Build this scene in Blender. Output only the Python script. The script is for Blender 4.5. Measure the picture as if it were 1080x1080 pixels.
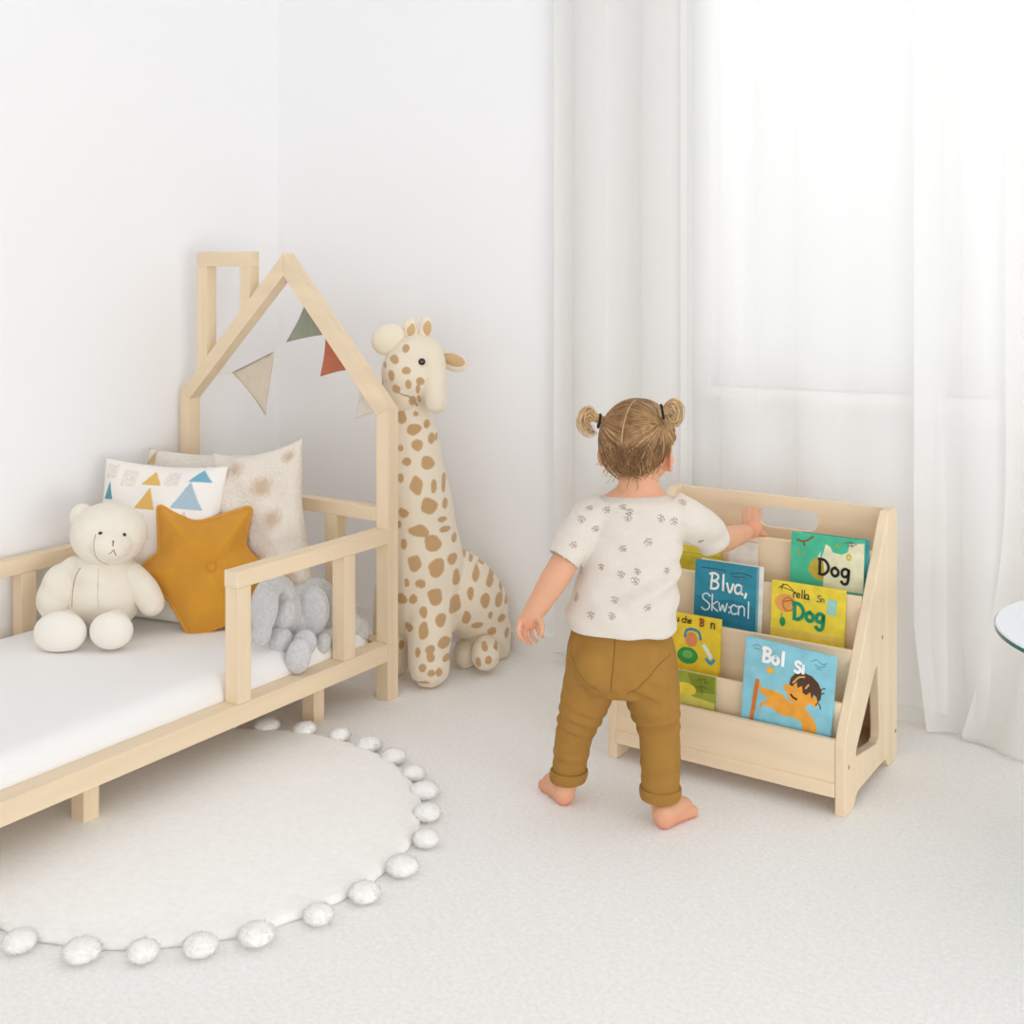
import bpy, bmesh, math, random
import numpy as np
from mathutils import Vector, Matrix
from mathutils.bvhtree import BVHTree
from mathutils.geometry import tessellate_polygon

for o in list(bpy.data.objects):
    bpy.data.objects.remove(o, do_unlink=True)
SC = bpy.context.scene
COL = SC.collection
random.seed(7)
RNG = np.random.default_rng(7)
PI = math.pi
R = math.radians

# ---------------------------------------------------------------- camera
F, HZ, H = 1250.0, 283.0, 1.1
TH = math.atan((1375.0 - 540.0) / F)
FW = Vector((-math.sin(TH), math.cos(TH), 0))
RT = Vector((math.cos(TH), math.sin(TH), 0))
UP = Vector((0, 0, 1))
cam_d = bpy.data.cameras.new('camera')
cam = bpy.data.objects.new('camera', cam_d)
COL.objects.link(cam)
cam.location = (0, 0, H)
cam.rotation_euler = (PI / 2, 0, TH)
cam_d.sensor_width = 36
cam_d.lens = 36 * F / 1080
cam_d.shift_y = -(540 - HZ) / 1080
cam_d.clip_start = 0.05
SC.camera = cam

# ---------------------------------------------------------------- light
SC.view_settings.view_transform = 'Standard'
SC.view_settings.look = 'None'
SC.view_settings.gamma = 1
SC.view_settings.use_curve_mapping = False
SC.view_settings.exposure = -0.27
SC.cycles.max_bounces = 16
SC.cycles.diffuse_bounces = 10
SC.cycles.transparent_max_bounces = 16

W = bpy.data.worlds.new('sky')
SC.world = W
W.use_nodes = True
bg = W.node_tree.nodes['Background']
bg.inputs[0].default_value = (0.965, 0.985, 1.0, 1)
bg.inputs[1].default_value = 0.84


def area(name, loc, target, sx, sy, power, col=(1, 1, 1)):
    d = bpy.data.lights.new(name, 'AREA')
    d.shape = 'RECTANGLE'
    d.size, d.size_y, d.energy, d.color = sx, sy, power, col
    o = bpy.data.objects.new(name, d)
    COL.objects.link(o)
    o.location = loc
    o.rotation_euler = (Vector(target) - Vector(loc)).to_track_quat('-Z', 'Y').to_euler()
    return o


area('window_daylight', (-0.3, 3.7, 1.8), (-0.9, 1.6, 0.5), 2.2, 1.7, 22, (0.99, 0.995, 1.0))
area('side_fill', (2.6, 0.6, 0.62), (-1.5, 2.2, 0.35), 2.6, 1.2, 60, (0.99, 0.995, 1.0))  # added low soft light out of view, lifts right-hand faces and the under-bed shade
area('rear_fill', (0.6, -2.4, 0.8), (-1.5, 2.4, 0.25), 3.4, 1.5, 34, (0.99, 0.995, 1.0))  # added fill behind the camera, brightens the lower wall and bookcase front


# ---------------------------------------------------------------- helpers
def s2l(c):
    out = []
    for v in c[:3]:
        v = v / 255.0
        out.append(v / 12.92 if v <= 0.04045 else ((v + 0.055) / 1.055) ** 2.4)
    return tuple(out) + (1,)


def at(px, py, d):
    """world point seen at a photo pixel, d metres in front of the camera"""
    return Vector((0, 0, H)) + (FW + RT * ((px - 540) / F) + UP * ((HZ - py) / F)) * d


def material(name, rgb, rough=0.8, bump=0.0, bscale=200.0, vary=0.0, vscale=8.0, sss=0.0, sheen=0.0,
             bdist=0.002, vec=(1, 1, 1), spec=0.3):
    m = bpy.data.materials.new(name)
    m.use_nodes = True
    nt = m.node_tree
    b = nt.nodes['Principled BSDF']
    c = s2l(rgb)
    b.inputs['Base Color'].default_value = c
    b.inputs['Roughness'].default_value = rough
    b.inputs['Specular IOR Level'].default_value = spec
    if sheen:
        b.inputs['Sheen Weight'].default_value = sheen
        b.inputs['Sheen Roughness'].default_value = 0.5
    if sss:
        b.inputs['Subsurface Weight'].default_value = sss
        b.inputs['Subsurface Radius'].default_value = (0.012, 0.005, 0.003)
        b.inputs['Subsurface Scale'].default_value = 1.0
    tc = nt.nodes.new('ShaderNodeTexCoord')
    mp = nt.nodes.new('ShaderNodeMapping')
    mp.inputs['Scale'].default_value = vec
    nt.links.new(tc.outputs['Object'], mp.inputs['Vector'])
    if vary:
        n = nt.nodes.new('ShaderNodeTexNoise')
        n.inputs['Scale'].default_value = vscale
        n.inputs['Detail'].default_value = 4
        nt.links.new(mp.outputs[0], n.inputs['Vector'])
        r = nt.nodes.new('ShaderNodeValToRGB')
        r.color_ramp.elements[0].position = 0.3
        r.color_ramp.elements[1].position = 0.7
        r.color_ramp.elements[0].color = tuple(max(0, v * (1 - vary)) for v in c[:3]) + (1,)
        r.color_ramp.elements[1].color = tuple(min(1, v * (1 + vary)) for v in c[:3]) + (1,)
        nt.links.new(n.outputs[0], r.inputs[0])
        nt.links.new(r.outputs[0], b.inputs['Base Color'])
    if bump:
        n2 = nt.nodes.new('ShaderNodeTexNoise')
        n2.inputs['Scale'].default_value = bscale
        n2.inputs['Detail'].default_value = 3
        nt.links.new(mp.outputs[0], n2.inputs['Vector'])
        bp = nt.nodes.new('ShaderNodeBump')
        bp.inputs['Strength'].default_value = bump
        bp.inputs['Distance'].default_value = bdist
        nt.links.new(n2.outputs[0], bp.inputs['Height'])
        nt.links.new(bp.outputs[0], b.inputs['Normal'])
    return m


def attr_material(name, rough=0.9, bump=0.3, bscale=300.0, sheen=0.0, bdist=0.002, sss=0):
    m = material(name, (255, 255, 255), rough, bump, bscale, sheen=sheen, bdist=bdist, sss=sss)
    nt = m.node_tree
    a = nt.nodes.new('ShaderNodeVertexColor')
    a.layer_name = 'pattern'
    nt.links.new(a.outputs[0], nt.nodes['Principled BSDF'].inputs['Base Color'])
    return m


def wood(name, axis, rgb=(232, 211, 180)):
    """pale pine with fine grain running along the given axis"""
    s = [26, 26, 26]
    s[axis] = 1.6
    m = material(name, rgb, rough=0.55, vary=0.055, vscale=1.0, vec=tuple(s), bump=0.04, bscale=3.0, spec=0.35)
    return m


def lin(v):
    return list(s2l(v))


WX, WY, WZ = wood('pine_x', 0), wood('pine_y', 1), wood('pine_z', 2)
M = {}
M['wall'] = material('white_wall', (245, 245, 246), 0.9, bump=0.05, bscale=90)
M['base'] = material('white_skirting', (238, 236, 233), 0.6)
M['carpet'] = material('cream_carpet', (243, 241, 238), 0.98, bump=0.55, bscale=260, vary=0.05, vscale=120, bdist=0.004, sheen=0.3)
M['rug'] = material('ivory_rug', (250, 248, 244), 0.98, bump=0.4, bscale=300, vary=0.03, vscale=90, bdist=0.004, sheen=0.3)
M['pom'] = material('ivory_pompom', (249, 247, 243), 0.98, bump=0.3, bscale=420, bdist=0.003, sheen=0.5)
M['sheet'] = material('white_sheet', (242, 241, 240), 0.9, bump=0.25, bscale=7, bdist=0.01)
M['bear'] = material('cream_plush', (236, 228, 213), 0.95, bump=0.5, bscale=500, sheen=0.3, vary=0.03, vscale=20)
M['bear_foot'] = material('cream_foot_plush', (240, 234, 224), 0.95, bump=0.5, bscale=500, sheen=0.3)
M['thread'] = material('brown_thread', (150, 110, 80), 0.9)
M['seam'] = material('tan_seam', (188, 165, 132), 0.9)
M['black'] = material('black_bead', (22, 20, 19), 0.25, spec=0.6)
M['eye_ring'] = material('grey_eye_ring', (90, 88, 84), 0.3)
M['grey'] = material('grey_plush', (204, 204, 206), 0.95, bump=0.7, bscale=420, vary=0.10, vscale=130, sheen=0.4)
M['greytrim'] = material('pale_grey_piping', (206, 206, 207), 0.95, sheen=0.4)
M['mustard'] = material('mustard_cotton', (207, 146, 46), 0.9, bump=0.35, bscale=60, vary=0.07, vscale=14, sheen=0.25, bdist=0.004)
M['mustard_d'] = material('mustard_piping', (192, 130, 38), 0.9, sheen=0.25)
M['skin'] = material('skin', (228, 176, 146), 0.55, vary=0.05, vscale=14, sss=0.12, spec=0.35)
M['hair'] = material('light_brown_hair', (146, 109, 70), 0.5, vary=0.35, vscale=1.2, vec=(60, 60, 20), spec=0.4)
M['hair2'] = material('honey_blonde_hair', (184, 147, 100), 0.5, vary=0.22, vscale=1.2, vec=(60, 60, 30), spec=0.4)
M['hair3'] = material('dark_brown_hair', (112, 80, 50), 0.5, vary=0.25, vscale=1.2, vec=(60, 60, 30), spec=0.4)
M['hair4'] = material('pale_blonde_hair', (218, 188, 142), 0.5, vary=0.2, vscale=1.2, vec=(60, 60, 30), spec=0.4)
M['elastic'] = material('black_elastic', (34, 30, 28), 0.7)
M['shirt'] = material('cream_muslin', (217, 208, 197), 0.95, bump=0.45, bscale=240, vary=0.02, vscale=30, sheen=0.2)
M['print'] = material('brown_print', (160, 132, 110), 0.95)
M['trousers'] = material('ochre_jersey', (160, 118, 55), 0.95, bump=0.4, bscale=350, vary=0.05, vscale=40, sheen=0.0)
M['trouser_seam'] = material('dark_ochre_seam', (128, 94, 42), 0.95)
M['cream_f'] = material('cream_giraffe_plush', (235, 223, 201), 0.95, bump=0.5, bscale=420, sheen=0.35)
M['tan_f'] = material('tan_giraffe_plush', (206, 172, 128), 0.95, bump=0.5, bscale=420, sheen=0.35)
M['paper'] = material('white_pages', (240, 238, 230), 0.8)
M['dark_in'] = material('screw_cap', (176, 132, 80), 0.6)


def origin(o):
    v = Vector((0, 0, 0))
    while o is not None:
        v += o.location
        o = o.parent
    return v


def link_mesh(name, me, mats, parent=None, smooth=True):
    """link a mesh given in world coordinates as one object under its parent"""
    o = bpy.data.objects.new(name, me)
    COL.objects.link(o)
    if parent is not None:
        o.parent = parent
        me.transform(Matrix.Translation(-origin(parent)))
    for m in (mats if isinstance(mats, (list, tuple)) else [mats]):
        me.materials.append(m)
    if smooth is not None:
        me.polygons.foreach_set('use_smooth', [bool(smooth)] * len(me.polygons))
    me.update()
    return o


def obj(name, bm, mats, parent=None, smooth=True):
    bmesh.ops.recalc_face_normals(bm, faces=bm.faces[:])
    me = bpy.data.meshes.new(name)
    bm.to_mesh(me)
    bm.free()
    return link_mesh(name, me, mats, parent, smooth)


def tag(o, label=None, cat=None, group=None, kind=None):
    if label:
        o['label'] = label
    if cat:
        o['category'] = cat
    if group:
        o['group'] = group
    if kind:
        o['kind'] = kind
    return o


def thing(name, label, cat, loc, group=None):
    o = bpy.data.objects.new(name, None)
    o.empty_display_size = 0.05
    COL.objects.link(o)
    o.location = loc
    return tag(o, label, cat, group)


def box(bm, x0, x1, y0, y1, z0, z1, bev=0.0, mat=0, M4=None):
    r = bmesh.ops.create_cube(bm, size=1)
    vs = r['verts']
    for v in vs:
        v.co = Vector(((x0 + x1) / 2 + v.co.x * (x1 - x0), (y0 + y1) / 2 + v.co.y * (y1 - y0), (z0 + z1) / 2 + v.co.z * (z1 - z0)))
    fs = list({f for v in vs for f in v.link_faces})
    for f in fs:
        f.material_index = mat
    if bev:
        es = list({e for v in vs for e in v.link_edges})
        r = bmesh.ops.bevel(bm, geom=es, offset=bev, segments=2, profile=0.6, affect='EDGES', clamp_overlap=True)
        vs = list({v for f in r['faces'] for v in f.verts} | {v for v in vs if v.is_valid})
        for f in r['faces']:
            f.material_index = mat
    if M4 is not None:
        for v in vs:
            if v.is_valid:
                v.co = M4 @ v.co
    return vs


def bx(name, m, parent, x0, x1, y0, y1, z0, z1, bev=0.003):
    bm = bmesh.new()
    box(bm, x0, x1, y0, y1, z0, z1, bev)
    return obj(name, bm, m, parent, smooth=False)


def prism(bm, pts, axis, a, b, bev=0.0, mat=0):
    """extrude a polygon; axis 1: pts are (x,z) extruded in y; axis 0: pts are (y,z) extruded in x; axis 2: (x,y) in z"""
    def mk(p, q):
        return {0: (q, p[0], p[1]), 1: (p[0], q, p[1]), 2: (p[0], p[1], q)}[axis]
    v0 = [bm.verts.new(mk(p, a)) for p in pts]
    v1 = [bm.verts.new(mk(p, b)) for p in pts]
    fs = [bm.faces.new(v0), bm.faces.new(v1[::-1])]
    n = len(pts)
    for i in range(n):
        fs.append(bm.faces.new((v0[i], v1[i], v1[(i + 1) % n], v0[(i + 1) % n])))
    for f in fs:
        f.material_index = mat
    if bev:
        es = list({e for f in fs for e in f.edges})
        r = bmesh.ops.bevel(bm, geom=es, offset=bev, segments=2, profile=0.6, affect='EDGES', clamp_overlap=True)
        for f in r['faces']:
            f.material_index = mat


def ellipsoid(bm, c, r, rot=None, sub=3, mat=0):
    m = Matrix.Translation(Vector(c)) @ (rot.to_4x4() if rot is not None else Matrix.Identity(4)) @ Matrix.Diagonal((r[0], r[1], r[2], 1))
    g = bmesh.ops.create_icosphere(bm, subdivisions=sub, radius=1, matrix=m)
    if mat:
        for f in {f for v in g['verts'] for f in v.link_faces}:
            f.material_index = mat
    return g['verts']


def catmull(pts, n=6, closed=False):
    P = [Vector(p) for p in pts]
    out = []
    N = len(P)
    rng = range(N if closed else N - 1)
    for i in rng:
        p0 = P[(i - 1) % N] if closed else P[max(i - 1, 0)]
        p1, p2 = P[i % N], P[(i + 1) % N]
        p3 = P[(i + 2) % N] if closed else P[min(i + 2, N - 1)]
        for k in range(n):
            t = k / n
            out.append(0.5 * ((2 * p1) + (p2 - p0) * t + (2 * p0 - 5 * p1 + 4 * p2 - p3) * t * t + (3 * p1 - p0 - 3 * p2 + p3) * t ** 3))
    if not closed:
        out.append(P[-1].copy())
    return out


def tube(bm, pts, rad, n=10, caps=True, mat=0, closed=False):
    pts = [Vector(p) for p in pts]
    if not isinstance(rad, (list, tuple)):
        rad = [rad] * len(pts)
    rings = []
    N = len(pts)
    nrm = None
    for i, p in enumerate(pts):
        if closed:
            t = pts[(i + 1) % N] - pts[(i - 1) % N]
        else:
            t = pts[min(i + 1, N - 1)] - pts[max(i - 1, 0)]
        if t.length < 1e-9:
            t = Vector((0, 0, 1))
        t.normalize()
        if nrm is None:
            nrm = t.orthogonal().normalized()
        nrm = (nrm - t * nrm.dot(t))
        if nrm.length < 1e-6:
            nrm = t.orthogonal()
        nrm.normalize()
        bn = t.cross(nrm)
        rings.append([bm.verts.new(p + (nrm * math.cos(2 * PI * k / n) + bn * math.sin(2 * PI * k / n)) * rad[i]) for k in range(n)])
    fs = []
    for i in range(N if closed else N - 1):
        a, b = rings[i], rings[(i + 1) % N]
        for k in range(n):
            fs.append(bm.faces.new((a[k], a[(k + 1) % n], b[(k + 1) % n], b[k])))
    if caps and not closed:
        fs.append(bm.faces.new(rings[0][::-1]))
        fs.append(bm.faces.new(rings[-1]))
    for f in fs:
        f.material_index = mat


def limb(bm, pts, rad, n=14, sub=5):
    """tapering rounded limb: smooth path, ball ends"""
    P = catmull(pts, sub)
    rr = []
    for i in range(len(pts) - 1):
        for k in range(sub):
            t = k / sub
            t = t * t * (3 - 2 * t)
            rr.append(rad[i] * (1 - t) + rad[i + 1] * t)
    rr.append(rad[-1])
    tube(bm, P, rr, n)
    ellipsoid(bm, P[0], (rr[0],) * 3, sub=2)
    ellipsoid(bm, P[-1], (rr[-1],) * 3, sub=2)


def loft(bm, rings, caps=True, mat=0):
    """rings: lists of points with equal counts"""
    V = [[bm.verts.new(p) for p in r] for r in rings]
    n = len(V[0])
    fs = []
    for a, b in zip(V[:-1], V[1:]):
        for k in range(n):
            fs.append(bm.faces.new((a[k], a[(k + 1) % n], b[(k + 1) % n], b[k])))
    if caps:
        fs.append(bm.faces.new(V[0][::-1]))
        fs.append(bm.faces.new(V[-1]))
    for f in fs:
        f.material_index = mat


def oval(c, u, v, a, b, n=28, e=2.0):
    out = []
    for k in range(n):
        t = 2 * PI * k / n
        cs, sn = math.cos(t), math.sin(t)
        out.append(Vector(c) + u * (a * math.copysign(abs(cs) ** (2 / e), cs)) + v * (b * math.copysign(abs(sn) ** (2 / e), sn)))
    return out


def remeshed(bm, voxel, smooth=4, factor=0.5):
    """fuse overlapping closed shapes into one continuous skin"""
    bmesh.ops.recalc_face_normals(bm, faces=bm.faces[:])
    me = bpy.data.meshes.new('tmp')
    bm.to_mesh(me)
    bm.free()
    o = bpy.data.objects.new('tmp', me)
    COL.objects.link(o)
    m = o.modifiers.new('r', 'REMESH')
    m.mode = 'VOXEL'
    m.voxel_size = voxel
    if smooth:
        s = o.modifiers.new('s', 'SMOOTH')
        s.iterations = smooth
        s.factor = factor
    dg = bpy.context.evaluated_depsgraph_get()
    dg.update()
    out = bpy.data.meshes.new_from_object(o.evaluated_get(dg))
    bpy.data.objects.remove(o, do_unlink=True)
    bpy.data.meshes.remove(me)
    return out


def coords(me):
    a = np.empty(len(me.vertices) * 3)
    me.vertices.foreach_get('co', a)
    return a.reshape(-1, 3)


def normals(me):
    a = np.empty(len(me.vertices) * 3)
    me.vertices.foreach_get('normal', a)
    return a.reshape(-1, 3)


def set_coords(me, a):
    me.vertices.foreach_set('co', np.asarray(a, dtype=np.float64).ravel())
    me.update()


def paint(me, rgb):
    """rgb: (n,3) linear colours of the thing itself, stored per vertex"""
    ca = me.color_attributes.new('pattern', 'FLOAT_COLOR', 'POINT')
    buf = np.ones((len(me.vertices), 4))
    buf[:, :3] = rgb
    ca.data.foreach_set('color', buf.ravel())


def bvh_of(me):
    return BVHTree.FromPolygons([v.co for v in me.vertices], [tuple(p.vertices) for p in me.polygons])


def ribbon_on(bm, bvh, pts, w, lift=0.0006, mat=0, n=5):
    """a thin flat strip laid on a surface along points near it"""
    P = []
    for p in pts:
        loc, nr, _, _ = bvh.find_nearest(Vector(p))
        if loc is None:
            continue
        P.append((loc, nr))
    if len(P) < 2:
        return
    L = []
    for i, (p, nr) in enumerate(P):
        t = (P[min(i + 1, len(P) - 1)][0] - P[max(i - 1, 0)][0])
        if t.length < 1e-7:
            continue
        s = t.normalized().cross(nr).normalized() * (w / 2)
        L.append((bm.verts.new(p - s + nr * lift * 0.5), bm.verts.new(p + nr * lift * 1.5), bm.verts.new(p + s + nr * lift * 0.5)))
    for a, b in zip(L[:-1], L[1:]):
        for k in (0, 1):
            bm.faces.new((a[k], a[k + 1], b[k + 1], b[k])).material_index = mat


def append_bm(me, bm):
    """append extra geometry (already carrying material indices) to a mesh"""
    b2 = bmesh.new()
    b2.from_mesh(me)
    tmp = bpy.data.meshes.new('t')
    bm.to_mesh(tmp)
    bm.free()
    b2.from_mesh(tmp)
    bpy.data.meshes.remove(tmp)
    b2.to_mesh(me)
    b2.free()
    me.update()


# ---------------------------------------------------------------- the setting
XL = -2.735                                   # left wall
def yb(x):                                    # back wall runs a touch off square
    return 2.835 + 0.10 * (x + 1.81)


def struct(name, bm, m, parent=None):
    o = obj(name, bm, m, parent, smooth=False)
    if parent is None:
        o['kind'] = 'structure'
    return o


bm = bmesh.new()
box(bm, XL - 0.1, 2.2, -1.6, 3.6, -0.06, 0.0)
struct('floor', bm, M['carpet'])
bm = bmesh.new()
box(bm, XL - 0.1, XL, -1.6, 3.0, 0, 2.6)
struct('wall_left', bm, M['wall'])

bm = bmesh.new()
box(bm, XL - 0.1, 2.2, -1.6, 3.2, 2.6, 2.68)
struct('ceiling', bm, M['wall'])

WX0, WX1, WZ0, WZ1 = -1.30, 0.62, 0.79, 2.35   # window opening
def wallpiece(bm, x0, x1, z0, z1, t0=0.0, t1=0.14):
    prism(bm, [(x0, yb(x0) + t0), (x1, yb(x1) + t0), (x1, yb(x1) + t1), (x0, yb(x0) + t1)], 2, z0, z1)


bm = bmesh.new()
wallpiece(bm, XL - 0.1, WX0, 0, 2.6)
wallpiece(bm, WX1, 1.6, 0, 2.6)
wallpiece(bm, WX0, WX1, 0, WZ0)
wallpiece(bm, WX0, WX1, WZ1, 2.6)
struct('wall_back', bm, M['wall'])
bm = bmesh.new()
wallpiece(bm, XL, 1.6, 0, 0.062, -0.012, 0.0)
struct('baseboard_back', bm, M['base'])
bm = bmesh.new()
box(bm, XL, XL + 0.01, -1.6, yb(XL) - 0.012, 0, 0.062)
struct('baseboard_left', bm, M['base'])
bm = bmesh.new()
wallpiece(bm, WX0, WX0 + 0.05, WZ0, WZ1, 0.05, 0.10)
wallpiece(bm, WX1 - 0.05, WX1, WZ0, WZ1, 0.05, 0.10)
wallpiece(bm, WX0 + 0.05, WX1 - 0.05, WZ0, WZ0 + 0.05, 0.05, 0.10)
wallpiece(bm, WX0 + 0.05, WX1 - 0.05, WZ1 - 0.05, WZ1, 0.05, 0.10)
wallpiece(bm, -0.72, -0.64, WZ0 + 0.05, WZ1 - 0.05, 0.05, 0.10)
win = struct('window_1', bm, M['base'])
glass = bpy.data.materials.new('window_glass')
glass.use_nodes = True
nt = glass.node_tree
nt.nodes.clear()
out = nt.nodes.new('ShaderNodeOutputMaterial')
mx = nt.nodes.new('ShaderNodeMixShader')
mx.inputs[0].default_value = 0.06
tr = nt.nodes.new('ShaderNodeBsdfTransparent')
gl = nt.nodes.new('ShaderNodeBsdfGlossy')
gl.inputs['Roughness'].default_value = 0.02
nt.links.new(tr.outputs[0], mx.inputs[1])
nt.links.new(gl.outputs[0], mx.inputs[2])
nt.links.new(mx.outputs[0], out.inputs[0])
for a, b in ((WX0 + 0.05, -0.72), (-0.64, WX1 - 0.05)):
    bm = bmesh.new()
    wallpiece(bm, a, b, WZ0 + 0.05, WZ1 - 0.05, 0.07, 0.076)
    struct('pane', bm, glass, win)
bm = bmesh.new()
wallpiece(bm, WX0 - 0.02, WX1 + 0.02, WZ0 - 0.025, WZ0, -0.02, 0.10)
struct('window_sill', bm, M['base'], win)
bm = bmesh.new()
wallpiece(bm, -0.705, -0.675, 1.06, 1.17, 0.03, 0.05)
struct('window_handle', bm, M['base'], win)


# ---------------------------------------------------------------- curtains
def sheer(name, rgb, alpha, transl=0.45):
    m = bpy.data.materials.new(name)
    m.use_nodes = True
    nt = m.node_tree
    nt.nodes.clear()
    out = nt.nodes.new('ShaderNodeOutputMaterial')
    d = nt.nodes.new('ShaderNodeBsdfDiffuse')
    t = nt.nodes.new('ShaderNodeBsdfTranslucent')
    d.inputs[0].default_value = t.inputs[0].default_value = s2l(rgb)
    x = nt.nodes.new('ShaderNodeMixShader')
    x.inputs[0].default_value = transl
    y = nt.nodes.new('ShaderNodeMixShader')
    y.inputs[0].default_value = alpha
    tr = nt.nodes.new('ShaderNodeBsdfTransparent')
    nt.links.new(d.outputs[0], x.inputs[1])
    nt.links.new(t.outputs[0], x.inputs[2])
    nt.links.new(tr.outputs[0], y.inputs[1])
    nt.links.new(x.outputs[0], y.inputs[2])
    nt.links.new(y.outputs[0], out.inputs[0])
    return m


M['sheer'] = sheer('white_voile', (249, 249, 248), 0.88, 0.5)
M['linen'] = sheer('white_linen', (246, 245, 243), 0.93, 0.42)
M['lined'] = sheer('lined_white_curtain', (235, 234, 231), 0.97, 0.12)


def curtain(name, label, m, x0, x1, base, amp, lam, z0, ph=0.0, flare=None, amp_low=1.0, seed=0, hem=True):
    """hanging cloth: x along the wall, folds of wavelength lam, hem at z0 (number or function of s)"""
    nx, nz = 220, 60
    rg = np.random.default_rng(seed)
    ws = [(rg.uniform(0.7, 1.4), rg.uniform(0, 6.28), rg.uniform(0.4, 1)) for _ in range(3)]
    ztop = 2.42
    bm = bmesh.new()
    V = []
    for j in range(nz + 1):
        row = []
        for i in range(nx + 1):
            s = i / nx
            zz0 = z0(s) if callable(z0) else z0
            k = (j / nz) ** 0.75
            z = zz0 + (ztop - zz0) * k
            x = x0 + (x1 - x0) * s
            low = max(0.0, 1 - z / 0.9)
            if flare:
                x += flare(s, z)
            u = (x1 - x0) * s / lam
            f = sum(wt * math.sin(2 * PI * u * fr + p + ph) for fr, p, wt in ws) / 1.6
            f = math.copysign(abs(f) ** 0.8, f)
            y = yb(x) - base + amp * f * (1 + (amp_low - 1) * low)
            row.append(bm.verts.new((x, y, z)))
        V.append(row)
    for j in range(nz):
        for i in range(nx):
            bm.faces.new((V[j][i], V[j][i + 1], V[j + 1][i + 1], V[j + 1][i]))
    r = thing(name, label, 'curtain', ((x0 + x1) / 2, yb((x0 + x1) / 2) - base, 0), 'white window curtains')
    cl = obj('cloth', bm, m, r, smooth=True)
    if hem:
        # stitched hem band lying on the lower edge
        bm = bmesh.new()
        me = cl.data
        off = origin(r)
        row0 = [me.vertices[i].co + off for i in range(nx + 1)]
        tube(bm, [p + Vector((0, -0.001, 0.003)) for p in row0[::2]], 0.003, 5)
        obj('hem', bm, m, r)
    return r


curtain('curtain', 'white curtain hanging nearest the giraffe, left of the child', M['lined'], -1.735, -1.33, 0.045, 0.009, 0.19, 0.03, seed=3)
curtain('curtain', 'sheer white curtain hanging behind the bookcase and child', M['sheer'], -1.36, -0.70, 0.045, 0.014, 0.21, 0.045, seed=5)
curtain('curtain', 'sheer white curtain right of the bookcase, brushing the carpet', M['sheer'], -0.77, -0.50, 0.065, 0.016, 0.22, lambda s: 0.004 + 0.004 * math.sin(s * 5), seed=8, amp_low=1.7,
        flare=lambda s, z: 0.05 * max(0, 0.25 - z) / 0.25 * (1 - s) * 0.6)
curtain('curtain', 'white curtain with flared hem behind the glass table at the right edge', M['linen'], -0.585, 0.45, 0.11, 0.020, 0.19, 0.004, seed=11, amp_low=1.8,
        flare=lambda s, z: -0.10 * max(0, 1 - z / 0.62) ** 1.8 * (1 - s) + 0.02)
bm = bmesh.new()
tube(bm, [(-1.8, yb(-1.8) - 0.07, 2.43), (1.0, yb(1.0) - 0.07, 2.43)], 0.012, 10)
rail = obj('curtain_rail', bm, M['base'])
tag(rail, 'white curtain rail above the window', 'curtain rail')

# ---------------------------------------------------------------- bed
BX0, BX1, BYF = -2.715, -1.933, 2.328
bed = thing('toddler_bed', 'pale wooden house shaped toddler bed frame with low guard rails', 'bed', ((BX0 + BX1) / 2, 1.63, 0))
P0 = 0.040
ZK, ZA = 0.742, 1.142
XA = -2.302
# gable posts (mitred tops)
for x0, x1, s in ((BX1 - P0, BX1, 1), (BX0, BX0 + P0, -1)):
    bm = bmesh.new()
    zi = ZK - 0.018
    pts = [(x0, 0), (x1, 0), (x1, ZK if s > 0 else zi), (x0, zi if s > 0 else ZK)]
    prism(bm, pts, 1, BYF, BYF + P0, 0.002)
    obj('post', bm, WZ, bed, smooth=False)
# roof beams
for s in (1, -1):
    xo = BX1 if s > 0 else BX0
    xi = xo - s * P0
    bm = bmesh.new()
    prism(bm, [(xo, ZK), (XA, ZA), (XA, ZA - 0.062), (xi, ZK - 0.018)], 1, BYF, BYF + P0, 0.002)
    d = Vector((XA - xo, 0, ZA - ZK))
    mm = wood('pine_roof_right' if s > 0 else 'pine_roof_left', 0)
    mm.node_tree.nodes['Mapping'].inputs['Rotation'].default_value = (0, math.atan2(d.z, d.x), 0)
    obj('roof_beam', bm, mm, bed, smooth=False)
# chimney frame
CX0, CX1, CT = -2.645, -2.433, 1.147
def roofz(x):
    return ZK + (x - BX0) / (XA - BX0) * (ZA - ZK)
bm = bmesh.new()
prism(bm, [(CX0, roofz(CX0) - 0.01), (CX0 + 0.04, roofz(CX0 + 0.04) - 0.01), (CX0 + 0.04, CT - 0.042), (CX0, CT - 0.042)], 1, BYF + 0.001, BYF + 0.039, 0.0015)
ch = obj('chimney', bm, WZ, bed, smooth=False)
bm = bmesh.new()
prism(bm, [(CX1 - 0.038, roofz(CX1 - 0.038) - 0.01), (CX1, roofz(CX1) - 0.01), (CX1, CT - 0.042), (CX1 - 0.038, CT - 0.042)], 1, BYF + 0.001, BYF + 0.039, 0.0015)
obj('upright', bm, WZ, ch, smooth=False)
bm = bmesh.new()
box(bm, CX0, CX1, BYF + 0.001, BYF + 0.039, CT - 0.042, CT, 0.0015)
obj('crosspiece', bm, WX, ch, smooth=False)
BF = 0.93
bx('side_rail', WY, bed, BX1 - 0.048, BX1, BF, BYF, 0.101, 0.146)
bx('side_rail', WY, bed, BX0, BX0 + 0.045, BF, BYF, 0.101, 0.146)
bx('end_rail', WX, bed, BX0 + 0.046, BX1 - 0.049, BF, BF + 0.045, 0.101, 0.146)
bx('end_rail', WX, bed, BX0 + 0.041, BX1 - 0.041, BYF + 0.001, BYF + 0.039, 0.101, 0.146)
bm = bmesh.new()
for k in range(9):
    y = BF + 0.12 + k * 0.15
    box(bm, BX0 + 0.046, BX1 - 0.05, y, y + 0.07, 0.112, 0.128)
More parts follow.
